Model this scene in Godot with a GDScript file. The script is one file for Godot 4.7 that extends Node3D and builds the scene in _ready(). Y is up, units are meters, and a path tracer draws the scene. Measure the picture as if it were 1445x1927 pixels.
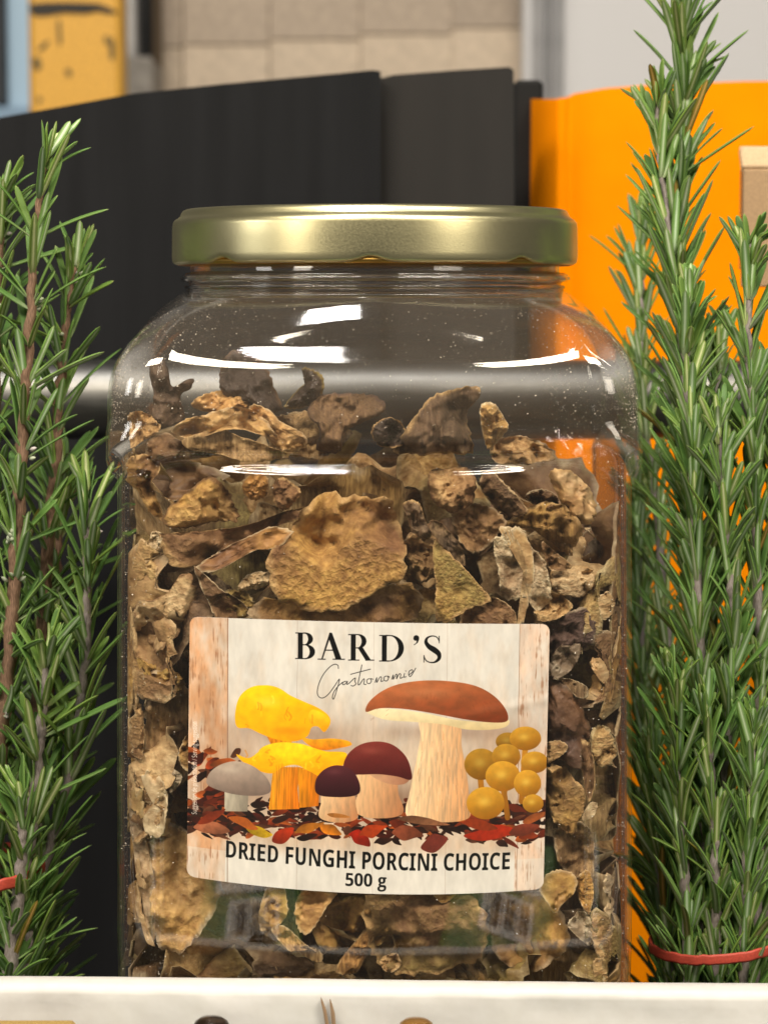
extends Node3D
# A clear plastic jar of dried mushrooms behind the lip of a white tray, rosemary bundles on both sides.

const FOCAL := 4533.0                      # focal length in pixels of the 1445 x 1927 photograph
const EYE := Vector3(0.0, 0.2324, 0.8826)
const PITCH := 0.08866
const JX := -0.0033                        # the jar's middle
const HX := 0.0903                         # upper body: half width, half depth
const HZ := 0.0830
const LX := 0.0868                         # lower body
const LZ := 0.0800
const ROUND := 0.0138                      # corner radius
const RECESS := 0.0015
const BULGE := 0.0075

var rng := RandomNumberGenerator.new()
var nz := FastNoiseLite.new()
var nw := FastNoiseLite.new()
var taken := {}
var jar_rows: Array = []                   # [y, half width, half depth, share of the square section]

func at(px: float, py: float, z: float) -> Vector3:
	var dx := (px - 722.5) / FOCAL
	var dy := -(py - 963.5) / FOCAL
	var dir := Vector3(dx, dy * cos(PITCH) - sin(PITCH), -cos(PITCH) - dy * sin(PITCH))
	return EYE + dir * ((z - EYE.z) / dir.z)

func numbered(n: String) -> String:
	var k: int = taken.get(n, 0)
	taken[n] = k + 1
	return n if k == 0 else "%s_%03d" % [n, k]

func tag(o: Node, label: String, category: String, group := "", kind := "") -> void:
	if label: o.set_meta("label", label)
	if category: o.set_meta("category", category)
	if group: o.set_meta("group", group)
	if kind: o.set_meta("kind", kind)

func thing(called: String, where: Vector3, label: String, category: String, group := "") -> Node3D:
	var o := Node3D.new()
	o.name = numbered(called)
	add_child(o, true)
	o.position = where
	tag(o, label, category, group)
	return o

func put(called: String, mesh: Mesh, mat: Material, parent: Node = null, where := Vector3.ZERO) -> MeshInstance3D:
	var o := MeshInstance3D.new()
	o.name = called if parent else numbered(called)
	o.mesh = mesh
	if mat: o.material_override = mat
	(parent if parent else self).add_child(o, true)
	o.position = where
	return o

func lin(r: float, g: float, b: float) -> Color:
	return Color(r, g, b).linear_to_srgb()

func mat(color: Color, rough := 0.7, metal := 0.0) -> StandardMaterial3D:
	var m := StandardMaterial3D.new()
	m.albedo_color = color
	m.roughness = rough
	m.metallic = metal
	return m

func noise_tex(freq: float, kind: int, octaves: int, seed_: int, lo: Color, hi: Color, as_normal := false, size := 512, ridged := false) -> NoiseTexture2D:
	var n := FastNoiseLite.new()
	n.noise_type = kind
	n.frequency = freq
	n.fractal_octaves = octaves
	n.seed = seed_
	if ridged: n.fractal_type = FastNoiseLite.FRACTAL_RIDGED
	var t := NoiseTexture2D.new()
	t.width = size
	t.height = size
	t.seamless = true
	t.noise = n
	if as_normal:
		t.as_normal_map = true
	else:
		var g := Gradient.new()
		g.colors = PackedColorArray([lo, hi])
		g.offsets = PackedFloat32Array([0.0, 1.0])
		t.color_ramp = g
	return t

# ---------------------------------------------------------------- mesh helpers
class M:
	var v := PackedVector3Array()
	var u := PackedVector2Array()
	var c := PackedColorArray()
	var i := PackedInt32Array()
	func point(p: Vector3, uv := Vector2.ZERO, col := Color.WHITE) -> int:
		v.append(p); u.append(uv); c.append(col)
		return v.size() - 1
	func tri(a: int, b: int, d: int) -> void:
		i.append(a); i.append(b); i.append(d)
	# a quad whose corners run counter-clockwise seen from outside
	func quad(a: int, b: int, d: int, e: int) -> void:
		i.append_array([a, d, b, a, e, d])
	func join(first: int, nu: int, nv: int, wrap_u: bool) -> void:
		for k in nv - 1:
			for j in (nu if wrap_u else nu - 1):
				var j2 := (j + 1) % nu
				quad(first + k * nu + j, first + k * nu + j2, first + (k + 1) * nu + j2, first + (k + 1) * nu + j)
	func done(flat := false) -> ArrayMesh:
		if flat:
			var v2 := PackedVector3Array(); var u2 := PackedVector2Array(); var c2 := PackedColorArray()
			for k in i:
				v2.append(v[k]); u2.append(u[k]); c2.append(c[k])
			v = v2; u = u2; c = c2
			i = PackedInt32Array(range(v.size()))
		var n := PackedVector3Array()
		n.resize(v.size())
		for t in range(0, i.size(), 3):
			var a := v[i[t]]
			var f := (v[i[t + 2]] - a).cross(v[i[t + 1]] - a)
			n[i[t]] += f; n[i[t + 1]] += f; n[i[t + 2]] += f
		for k in n.size():
			n[k] = n[k].normalized() if n[k].length_squared() > 0.0 else Vector3.UP
		var s := []
		s.resize(Mesh.ARRAY_MAX)
		s[Mesh.ARRAY_VERTEX] = v; s[Mesh.ARRAY_NORMAL] = n; s[Mesh.ARRAY_TEX_UV] = u; s[Mesh.ARRAY_COLOR] = c; s[Mesh.ARRAY_INDEX] = i
		var m := ArrayMesh.new()
		m.add_surface_from_arrays(Mesh.PRIMITIVE_TRIANGLES, s)
		return m

func smooth(pts: PackedVector2Array, per: int, closed: bool) -> PackedVector2Array:
	var out := PackedVector2Array()
	var n := pts.size()
	for k in (n if closed else n - 1):
		var p0 := pts[(k - 1 + n) % n] if closed else pts[maxi(k - 1, 0)]
		var p3 := pts[(k + 2) % n] if closed else pts[mini(k + 2, n - 1)]
		for s in per:
			out.append(pts[k].cubic_interpolate(pts[(k + 1) % n], p0, p3, float(s) / per))
	if not closed: out.append(pts[n - 1])
	return out

func smooth3(pts: PackedVector3Array, per: int) -> PackedVector3Array:
	var out := PackedVector3Array()
	var n := pts.size()
	for k in n - 1:
		for s in per:
			out.append(pts[k].cubic_interpolate(pts[k + 1], pts[maxi(k - 1, 0)], pts[mini(k + 2, n - 1)], float(s) / per))
	out.append(pts[n - 1])
	return out

func resampled(pts: PackedVector2Array, n: int) -> PackedVector2Array:
	var total := 0.0
	var m := pts.size()
	for k in m: total += pts[k].distance_to(pts[(k + 1) % m])
	var out := PackedVector2Array()
	var step := total / n
	var want := 0.0
	var gone := 0.0
	for k in m:
		var a := pts[k]; var b := pts[(k + 1) % m]
		var d := a.distance_to(b)
		while want <= gone + d and out.size() < n:
			out.append(a.lerp(b, (want - gone) / maxf(d, 1e-9)))
			want += step
		gone += d
	while out.size() < n: out.append(pts[0])
	return out

func tube(m: M, pts: PackedVector3Array, radii: PackedFloat32Array, sides: int, col: Color, squash := 1.0, lobes := 0.0) -> void:
	var first := m.v.size()
	var side := Vector3.FORWARD
	for k in pts.size():
		var t := (pts[mini(k + 1, pts.size() - 1)] - pts[maxi(k - 1, 0)]).normalized()
		side = (side - t * side.dot(t)).normalized()
		var other := t.cross(side)
		for j in sides:
			var a := TAU * j / sides
			var r := radii[k] * (1.0 + lobes * cos(a * 4.0))
			m.point(pts[k] + side * cos(a) * r + other * sin(a) * r * squash, Vector2(float(j) / sides, float(k) / pts.size()), col)
	m.join(first, sides, pts.size(), true)
	for e in 2:
		var k: int = 0 if e == 0 else pts.size() - 1
		var c := m.point(pts[k], Vector2.ZERO, col)
		for j in sides:
			var a := first + k * sides + j
			var b := first + k * sides + (j + 1) % sides
			if e == 0: m.tri(c, a, b)
			else: m.tri(c, b, a)

func lathe(m: M, prof: Array, n: int, col := Color.WHITE, wave := Vector2.ZERO) -> void:
	# prof: [radius, y] from the bottom up along the outside; wave: how far the first row lifts at the lugs
	var first := m.v.size()
	for k in prof.size():
		for j in n:
			var a := TAU * j / n
			m.point(Vector3(sin(a) * prof[k][0], prof[k][1], cos(a) * prof[k][0]), Vector2(float(j) / n, float(k) / prof.size()), col)
	m.join(first, n, prof.size(), true)

func rounded_box(size: Vector3, r: float, col := Color.WHITE) -> M:
	var m := M.new()
	var h := size / 2.0
	# six faces, inset by r, with chamfers between
	var sg := [-1.0, 1.0]
	var idx := {}
	for x in sg:
		for y in sg:
			for z in sg:
				idx[[x, y, z, 0]] = m.point(Vector3(x * h.x, y * (h.y - r), z * (h.z - r)), Vector2.ZERO, col)
				idx[[x, y, z, 1]] = m.point(Vector3(x * (h.x - r), y * h.y, z * (h.z - r)), Vector2.ZERO, col)
				idx[[x, y, z, 2]] = m.point(Vector3(x * (h.x - r), y * (h.y - r), z * h.z), Vector2.ZERO, col)
	var faces := []
	for s in sg:
		faces.append([[s, -1.0, -1.0, 0], [s, 1.0, -1.0, 0], [s, 1.0, 1.0, 0], [s, -1.0, 1.0, 0]])
		faces.append([[-1.0, s, -1.0, 1], [1.0, s, -1.0, 1], [1.0, s, 1.0, 1], [-1.0, s, 1.0, 1]])
		faces.append([[-1.0, -1.0, s, 2], [1.0, -1.0, s, 2], [1.0, 1.0, s, 2], [-1.0, 1.0, s, 2]])
	for a in sg:
		for b in sg:
			faces.append([[a, b, -1.0, 0], [a, b, 1.0, 0], [a, b, 1.0, 1], [a, b, -1.0, 1]])
			faces.append([[a, -1.0, b, 0], [a, 1.0, b, 0], [a, 1.0, b, 2], [a, -1.0, b, 2]])
			faces.append([[-1.0, a, b, 1], [1.0, a, b, 1], [1.0, a, b, 2], [-1.0, a, b, 2]])
	for f in faces:
		add_face(m, [idx[f[0]], idx[f[1]], idx[f[2]], idx[f[3]]])
	for x in sg:
		for y in sg:
			for z in sg:
				add_face(m, [idx[[x, y, z, 0]], idx[[x, y, z, 1]], idx[[x, y, z, 2]]])
	return m

func add_face(m: M, f: Array) -> void:
	# turned to face away from the origin
	var a: Vector3 = m.v[f[0]]
	var n: Vector3 = (m.v[f[1]] - a).cross(m.v[f[2]] - a)
	var mid := Vector3.ZERO
	for k in f: mid += m.v[k]
	if n.dot(mid) < 0.0: f.reverse()
	for k in range(1, f.size() - 1): m.tri(f[0], f[k + 1], f[k])

func box(size: Vector3, r := 0.001) -> ArrayMesh:
	return rounded_box(size, r).done(true)

func prism(poly: PackedVector2Array, depth: float, bevel := 0.0) -> ArrayMesh:
	# an outline in x and y with its front at z = 0 and its back at z = -depth
	var m := M.new()
	if Geometry2D.is_polygon_clockwise(poly): poly.reverse()
	var n := poly.size()
	var inner := poly
	if bevel > 0.0:
		var off := Geometry2D.offset_polygon(poly, -bevel)
		if off.size() == 1 and off[0].size() == n:
			inner = off[0]
			if Geometry2D.is_polygon_clockwise(inner): inner.reverse()
			var best := 0
			for k in n:
				if inner[k].distance_to(poly[0]) < inner[best].distance_to(poly[0]): best = k
			var turned := PackedVector2Array()
			for k in n: turned.append(inner[(k + best) % n])
			inner = turned
	var tri := Geometry2D.triangulate_polygon(inner)
	for p in inner: m.point(Vector3(p.x, p.y, 0.0), p)
	for p in poly: m.point(Vector3(p.x, p.y, -bevel), p)
	for p in poly: m.point(Vector3(p.x, p.y, -depth), p)
	for k in range(0, tri.size(), 3):
		var a := inner[tri[k]]; var b := inner[tri[k + 1]]; var c := inner[tri[k + 2]]
		if (b - a).cross(c - a) > 0.0: m.tri(tri[k], tri[k + 2], tri[k + 1])
		else: m.tri(tri[k], tri[k + 1], tri[k + 2])
	for k in n:
		var k2 := (k + 1) % n
		m.quad(k, n + k, n + k2, k2)
		m.quad(n + k, 2 * n + k, 2 * n + k2, n + k2)
	var tri2 := Geometry2D.triangulate_polygon(poly)
	for k in range(0, tri2.size(), 3):
		var a := poly[tri2[k]]; var b := poly[tri2[k + 1]]; var c := poly[tri2[k + 2]]
		if (b - a).cross(c - a) > 0.0: m.tri(2 * n + tri2[k], 2 * n + tri2[k + 1], 2 * n + tri2[k + 2])
		else: m.tri(2 * n + tri2[k], 2 * n + tri2[k + 2], 2 * n + tri2[k + 1])
	return m.done(true)

func outline(px: Array, z: float, origin: Vector3) -> PackedVector2Array:
	var out := PackedVector2Array()
	for k in range(0, px.size(), 2):
		var p := at(px[k], px[k + 1], z) - origin
		out.append(Vector2(p.x, p.y))
	return out

# ---------------------------------------------------------------- the whole
func _ready() -> void:
	rng.seed = 7
	nz.noise_type = FastNoiseLite.TYPE_SIMPLEX_SMOOTH
	nz.frequency = 1.0
	nz.fractal_octaves = 3
	nw.noise_type = FastNoiseLite.TYPE_SIMPLEX_SMOOTH
	nw.frequency = 1.0
	nw.fractal_type = FastNoiseLite.FRACTAL_RIDGED
	nw.fractal_octaves = 3
	nw.seed = 5
	camera()
	lights()
	background()
	tray()
	jar()
	label_sheet()
	mushrooms()
	rosemary()

func camera() -> void:
	var cam := Camera3D.new()
	cam.name = "camera"
	var ph := CameraAttributesPhysical.new()
	ph.frustum_focal_length = 12.0 / tan(deg_to_rad(12.0))
	ph.exposure_aperture = 9.0
	ph.frustum_focus_distance = 0.82
	ph.frustum_near = 0.05
	ph.frustum_far = 60.0
	cam.attributes = ph
	cam.fov = 24.0
	cam.near = 0.05
	cam.far = 60.0
	cam.position = EYE
	cam.rotation = Vector3(-PITCH, 0, 0)
	add_child(cam)
	cam.current = true
	var we := WorldEnvironment.new()
	we.name = "hall_air"
	var e := Environment.new()
	e.background_mode = Environment.BG_COLOR
	e.background_color = lin(0.075, 0.072, 0.068)
	e.background_energy_multiplier = 1.0
	e.tonemap_mode = Environment.TONE_MAPPER_LINEAR
	e.tonemap_exposure = 1.0
	e.sdfgi_enabled = true
	e.ssao_enabled = true
	e.ssil_enabled = true
	we.environment = e
	add_child(we)

func lamp(called: String, label: String, where: Vector3, aim: Vector3, size: Vector2, energy: float, color: Color, glow: float) -> void:
	var o := thing(called, where, label, "lamp", "lamps of the hall above the stall")
	o.look_at_from_position(where, aim, Vector3.FORWARD if absf((aim - where).normalized().y) > 0.98 else Vector3.UP)
	put("lamp_housing", box(Vector3(size.x + 0.03, size.y + 0.03, 0.04), 0.004), mat(Color(0.8, 0.8, 0.8), 0.5), o, Vector3(0, 0, 0.028))
	var g := mat(Color(0.9, 0.9, 0.9), 0.5)
	g.emission_enabled = true
	g.emission = color
	g.emission_energy_multiplier = glow
	put("lamp_tube", box(Vector3(size.x, size.y, 0.006), 0.002), g, o, Vector3(0, 0, 0.005))
	var l := AreaLight3D.new()
	l.name = "lamp_light"
	l.area_size = size
	l.light_energy = energy
	l.light_color = color
	l.shadow_enabled = true
	l.area_range = 20.0
	l.area_attenuation = 2.0
	o.add_child(l, true)
	l.position = Vector3(0, 0, 0)

func lights() -> void:
	var warm := Color(1.0, 0.95, 0.87)
	var white := Color(1.0, 0.98, 0.95)
	lamp("stall_lamp", "warm lamp over the front left of the stall", Vector3(-0.55, 1.25, 0.95), Vector3(0, 0.12, 0), Vector2(0.7, 0.2), 1.9, warm, 3.0)
	lamp("stall_lamp", "warm lamp over the front right of the stall", Vector3(0.60, 1.45, 1.05), Vector3(0, 0.12, 0), Vector2(0.7, 0.2), 2.3, warm, 3.0)
	for k in 8:
		lamp("ceiling_lamp", ["first", "second", "third", "fourth", "fifth", "sixth", "seventh", "eighth"][k] + " ceiling strip lamp counted from the stall outwards", Vector3(-0.27, 2.5, 0.40 + 0.13 * k), Vector3(-0.27, 0.0, 0.40 + 0.13 * k), Vector2(0.30, 0.035), 0.40, white, 9.0)
	for k in 2:
		lamp("ceiling_lamp", ["nearer long ceiling lamp over the aisle on the right", "farther long ceiling lamp over the aisle on the right"][k], Vector3(1.7, 2.4, 0.9 + 1.1 * k), Vector3(1.7, 0.0, 0.9 + 1.1 * k), Vector2(1.5, 0.06), 0.8, white, 6.0)
	lamp("aisle_lamp", "wide lamp across the aisle, left of the camera", Vector3(-2.1, 0.85, 2.2), Vector3(0, 0.15, 0), Vector2(0.6, 0.6), 1.1, warm, 0.9)
	lamp("aisle_lamp", "wide lamp at the far left end of the stall", Vector3(-2.8, 0.9, 1.0), Vector3(0, 0.15, 0), Vector2(0.6, 0.6), 0.9, white, 0.8)
	lamp("aisle_lamp", "wide lamp across the aisle, right of the camera", Vector3(2.4, 1.1, 2.4), Vector3(0, 0.15, 0), Vector2(1.1, 0.7), 1.5, warm, 0.7)

# ---------------------------------------------------------------- what stands behind
func span(x0: float, y0: float, x1: float, y1: float, z: float) -> Array:
	# middle and size of an upright rectangle at depth z
	var a := at(x0, y0, z); var b := at(x1, y1, z)
	return [Vector3((a.x + b.x) / 2, (a.y + b.y) / 2, z), Vector2(absf(b.x - a.x), absf(a.y - b.y))]

func board(called: String, x0: float, y0: float, x1: float, y1: float, z: float, depth: float, m: Material, label: String, category: String, r := 0.002) -> Node3D:
	var s := span(x0, y0, x1, y1, z)
	var o := put(called, box(Vector3(s[1].x, s[1].y, depth), r), m, null, s[0] - Vector3(0, 0, depth / 2))
	tag(o, label, category)
	return o

func textured(color: Color, rough: float, tex: Texture2D, scale: Vector3, bump: Texture2D = null, bump_cm := 0.0) -> StandardMaterial3D:
	var m := mat(color, rough)
	m.albedo_texture = tex
	m.uv1_triplanar = true
	m.uv1_scale = scale
	if bump:
		m.heightmap_enabled = true
		m.heightmap_texture = bump
		m.heightmap_scale = bump_cm
	return m

func background() -> void:
	var grain := noise_tex(0.02, FastNoiseLite.TYPE_SIMPLEX_SMOOTH, 4, 3, Color(0.78, 0.78, 0.78), Color(1, 1, 1))
	var fine := noise_tex(0.09, FastNoiseLite.TYPE_SIMPLEX_SMOOTH, 4, 8, Color(0.85, 0.85, 0.85), Color(1, 1, 1))
	# the shelf the jar and the bundles stand on
	var sm := textured(lin(0.05, 0.05, 0.052), 0.6, grain, Vector3(4, 4, 4))
	var shelf := put("shelf", box(Vector3(1.2, 0.02, 0.46), 0.002), sm, null, Vector3(0, -0.185, -0.125))
	tag(shelf, "dark shelf board under the jar and the rosemary", "shelf", "", "structure")
	tag(put("dark_carton", box(Vector3(0.15, 0.148, 0.13), 0.002), sm, null, Vector3(JX, -0.1005, 0.0)), "dark carton on which the mushroom jar stands", "box")
	# grey wall far behind at the upper right
	var w := board("wall", 985, -80, 1600, 420, -1.25, 0.05, mat(lin(0.62, 0.62, 0.635), 0.8), "plain grey wall behind the orange panel at upper right", "wall")
	for k in 3:
		var s := span(1003 + 22 * k, -80, 1011 + 22 * k, 420, -1.249)
		put("batten", box(Vector3(s[1].x, s[1].y, 0.012), 0.002), textured(lin([0.5, 0.3, 0.42][k], [0.5, 0.3, 0.42][k], [0.51, 0.31, 0.43][k]), 0.7, grain, Vector3(3, 3, 3)), w, s[0] - w.position + Vector3(0, 0, 0.005))
	# beige cabinet: four columns of two doors
	var cs := span(293, -60, 982, 330, -1.30)
	var cab := thing("beige_cabinet", cs[0], "beige cabinet with two rows of doors, top middle behind the black board", "cabinet")
	put("carcass", box(Vector3(cs[1].x, cs[1].y, 0.08), 0.003), textured(lin(0.30, 0.235, 0.17), 0.8, grain, Vector3(3, 3, 3)), cab, Vector3(0, 0, -0.04))
	var xs := [300, 345, 508, 678, 850, 980]
	for k in 5:
		for row in 2:
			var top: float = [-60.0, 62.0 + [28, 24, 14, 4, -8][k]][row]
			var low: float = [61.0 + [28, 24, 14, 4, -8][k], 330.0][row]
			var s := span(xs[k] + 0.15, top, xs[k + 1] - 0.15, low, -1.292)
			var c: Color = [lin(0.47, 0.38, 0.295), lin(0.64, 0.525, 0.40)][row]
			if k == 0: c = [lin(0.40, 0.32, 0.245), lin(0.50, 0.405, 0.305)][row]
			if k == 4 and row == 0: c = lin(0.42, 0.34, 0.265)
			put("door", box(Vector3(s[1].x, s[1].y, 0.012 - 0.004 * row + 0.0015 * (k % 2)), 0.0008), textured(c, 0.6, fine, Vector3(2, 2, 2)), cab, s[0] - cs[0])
	# the yellow column, its worn black stripe and scuffs
	var ys := span(52, -60, 231, 330, -1.05)
	var col := thing("yellow_column", ys[0], "scuffed yellow column with a worn black band, top left", "column")
	put("shaft", box(Vector3(ys[1].x, ys[1].y, 0.05), 0.004), textured(lin(0.78, 0.42, 0.055), 0.5, fine, Vector3(5, 5, 5)), col, Vector3(0, 0, -0.025))
	var black := textured(lin(0.035, 0.028, 0.02), 0.7, grain, Vector3(9, 9, 9))
	var stripe := outline([58, 8, 110, 4, 180, 6, 205, 14, 222, 24, 200, 25, 180, 20, 160, 26, 130, 23, 100, 28, 75, 30, 62, 26], -1.049, ys[0])
	put("black_stripe", prism(smooth(stripe, 3, true), 0.003), black, col, Vector3(0, 0, 0.0015))
	for q in [[62, 110, 75, 108, 78, 128, 70, 133, 64, 124], [72, 92, 90, 76, 92, 82, 78, 96], [108, 42, 114, 40, 116, 80, 110, 82], [122, 132, 132, 130, 136, 140, 128, 144], [206, 82, 214, 70, 216, 108, 208, 112], [70, 186, 76, 182, 80, 190, 74, 194], [196, 70, 203, 66, 205, 84, 198, 82]]:
		put("paint_scuff", prism(smooth(outline(q, -1.049, ys[0]), 3, true), 0.002), textured(lin(0.16, 0.11, 0.035), 0.7, grain, Vector3(9, 9, 9)), col, Vector3(0, 0, 0.0008))
	board("blue_sheet", 10, -60, 62, 330, -1.32, 0.02, mat(lin(0.36, 0.52, 0.68), 0.5), "pale blue sheet left of the yellow column", "sheet")
	board("dark_post", -80, -60, 10, 198, -1.30, 0.03, mat(lin(0.018, 0.022, 0.028), 0.6), "dark post in the extreme upper left corner", "post")
	board("blue_ledge", -80, 200, 60, 330, -1.27, 0.06, mat(lin(0.28, 0.42, 0.58), 0.5), "pale blue ledge below the dark corner post", "ledge")
	board("grey_post", 232, -60, 258, 330, -1.22, 0.03, textured(lin(0.44, 0.43, 0.42), 0.6, fine, Vector3(4, 4, 4)), "light grey post right beside the yellow column", "post")
	board("dark_gap", 258, -60, 287, 108, -1.35, 0.02, mat(lin(0.008, 0.008, 0.008), 0.8), "black upright strip between grey post and beige cabinet", "strip")
	board("white_carton", 236, 106, 288, 330, -1.18, 0.1, textured(lin(0.40, 0.37, 0.33), 0.8, grain, Vector3(6, 6, 6)), "small off-white carton under the black upright strip", "box")
	board("brown_edge", 287, -60, 299, 330, -1.24, 0.05, mat(lin(0.09, 0.062, 0.035), 0.7), "dark brown edge strip left of the beige cabinet", "strip")
	# black boards
	var dark := textured(lin(0.0150, 0.0156, 0.0172), 0.7, noise_tex(0.012, FastNoiseLite.TYPE_SIMPLEX_SMOOTH, 3, 21, Color(0.86, 0.86, 0.86), Color(1, 1, 1)), Vector3(9, 0.8, 9))
	dark.metallic_specular = 0.2
	var o1 := at(400, 900, -0.25)
	var b1 := put("black_board", prism(outline([-160, 246, 0, 221, 120, 200, 250, 176, 420, 158, 640, 138, 700, 132, 716, 134, 716, 2010, -160, 2010], -0.25, o1), 0.006, 0.0008), dark, null, o1)
	tag(b1, "large black board with a slanting top edge behind the jar", "board")
	var o2 := at(840, 900, -0.262)
	var b2 := put("black_board", prism(outline([690, 148, 722, 146, 740, 141, 860, 132, 958, 126, 966, 132, 976, 2010, 690, 2010], -0.262, o2), 0.006, 0.0008), textured(lin(0.0130, 0.0114, 0.0102), 0.85, noise_tex(0.012, FastNoiseLite.TYPE_SIMPLEX_SMOOTH, 3, 22, Color(0.86, 0.86, 0.86), Color(1, 1, 1)), Vector3(8, 1.2, 8)), null, o2)
	tag(b2, "narrower brownish black board right of the slanting one", "board")
	board("gap_shade_board", 966, 150, 1012, 1900, -0.34, 0.01, mat(lin(0.004, 0.004, 0.004), 0.9), "black strip painted as the dark gap between brownish board and orange panel", "strip")  # near-black board standing in for the shaded gap
	# the orange panel, folded near its left edge
	var om := M.new()
	var cols := [[996, -0.345], [1012, -0.318], [1046, -0.306], [1056, -0.304], [1066, -0.309], [1080, -0.307], [1140, -0.301], [1250, -0.300], [1400, -0.299], [1620, -0.297]]
	var tops := [186, 186, 186, 184, 183, 176, 166, 158, 153, 150]
	for side in 2:
		for row in 12:
			for k in cols.size():
				var z: float = cols[k][1] - 0.003 * side
				var a := at(cols[k][0], tops[k], z)
				var y := lerpf(a.y, -0.17, row / 11.0)
				om.point(Vector3(a.x, y, z + 0.0035 * nz.get_noise_2d(k * 0.5, row * 0.35)), Vector2(k, row))
	var n1 := cols.size() * 12
	for row in 11:
		for k in cols.size() - 1:
			var a := row * cols.size() + k
			om.quad(a + cols.size(), a + cols.size() + 1, a + 1, a)
			om.quad(n1 + a, n1 + a + 1, n1 + a + cols.size() + 1, n1 + a + cols.size())
	for k in cols.size() - 1:
		om.quad(k, k + 1, n1 + k + 1, n1 + k)
	var org_m := textured(lin(0.93, 0.268, 0.0), 0.9, noise_tex(0.01, FastNoiseLite.TYPE_SIMPLEX_SMOOTH, 3, 31, Color(0.95, 0.95, 0.95), Color(1, 1, 1)), Vector3(5, 5, 5))
	org_m.metallic_specular = 0.15
	var org := put("orange_panel", om.done(), org_m, null)
	tag(org, "bright orange panel with an upright fold behind the right rosemary", "panel")
	# cardboard at the right edge
	var bs := span(1398, 318, 1700, 540, -0.12)
	var card := thing("cardboard_box", bs[0], "brown cardboard box with pale top edge at the right edge", "box")
	var kraft := textured(lin(0.47, 0.31, 0.17), 0.85, fine, Vector3(12, 12, 12))
	put("front_wall", box(Vector3(bs[1].x, bs[1].y, 0.004), 0.0006), kraft, card, Vector3(0, 0, -0.002))
	var fs := span(1398, 277, 1700, 319, -0.12)
	var flap := put("top_flap", box(Vector3(bs[1].x, fs[1].y * 1.3, 0.004), 0.0006), textured(lin(0.66, 0.47, 0.28), 0.8, fine, Vector3(12, 12, 12)), card, fs[0] - bs[0] + Vector3(0, 0, -0.0055))
	flap.rotation.x = -0.7
	for k in 34:
		put("flute", box(Vector3(0.0009, 0.0007, 0.003), 0.0001), mat(lin(0.16, 0.10, 0.05), 0.9), card, Vector3(-bs[1].x / 2 - 0.0006, bs[1].y / 2 - 0.0012 * k - 0.001, -0.002 + 0.0006 * (k % 2)))
	# the steel rail
	var rm := M.new()
	var c0 := at(0, 752, -0.14)
	var pts := PackedVector3Array(); var rad := PackedFloat32Array()
	for k in 9:
		pts.append(Vector3(-0.42 + 0.1 * k, 0, 0)); rad.append(0.0168)
	tube(rm, pts, rad, 48, Color.WHITE)
	var steel := mat(lin(0.17, 0.168, 0.16), 0.5, 1.0)
	steel.roughness_texture = noise_tex(0.05, FastNoiseLite.TYPE_SIMPLEX_SMOOTH, 3, 41, Color(0.75, 0.75, 0.75), Color(1, 1, 1))
	steel.uv1_triplanar = true
	steel.uv1_scale = Vector3(2, 14, 14)
	var rail := put("steel_rail", rm.done(), steel, null, Vector3(0, c0.y, -0.14))
	tag(rail, "round steel rail running behind the jar in front of black board", "rail")

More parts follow.
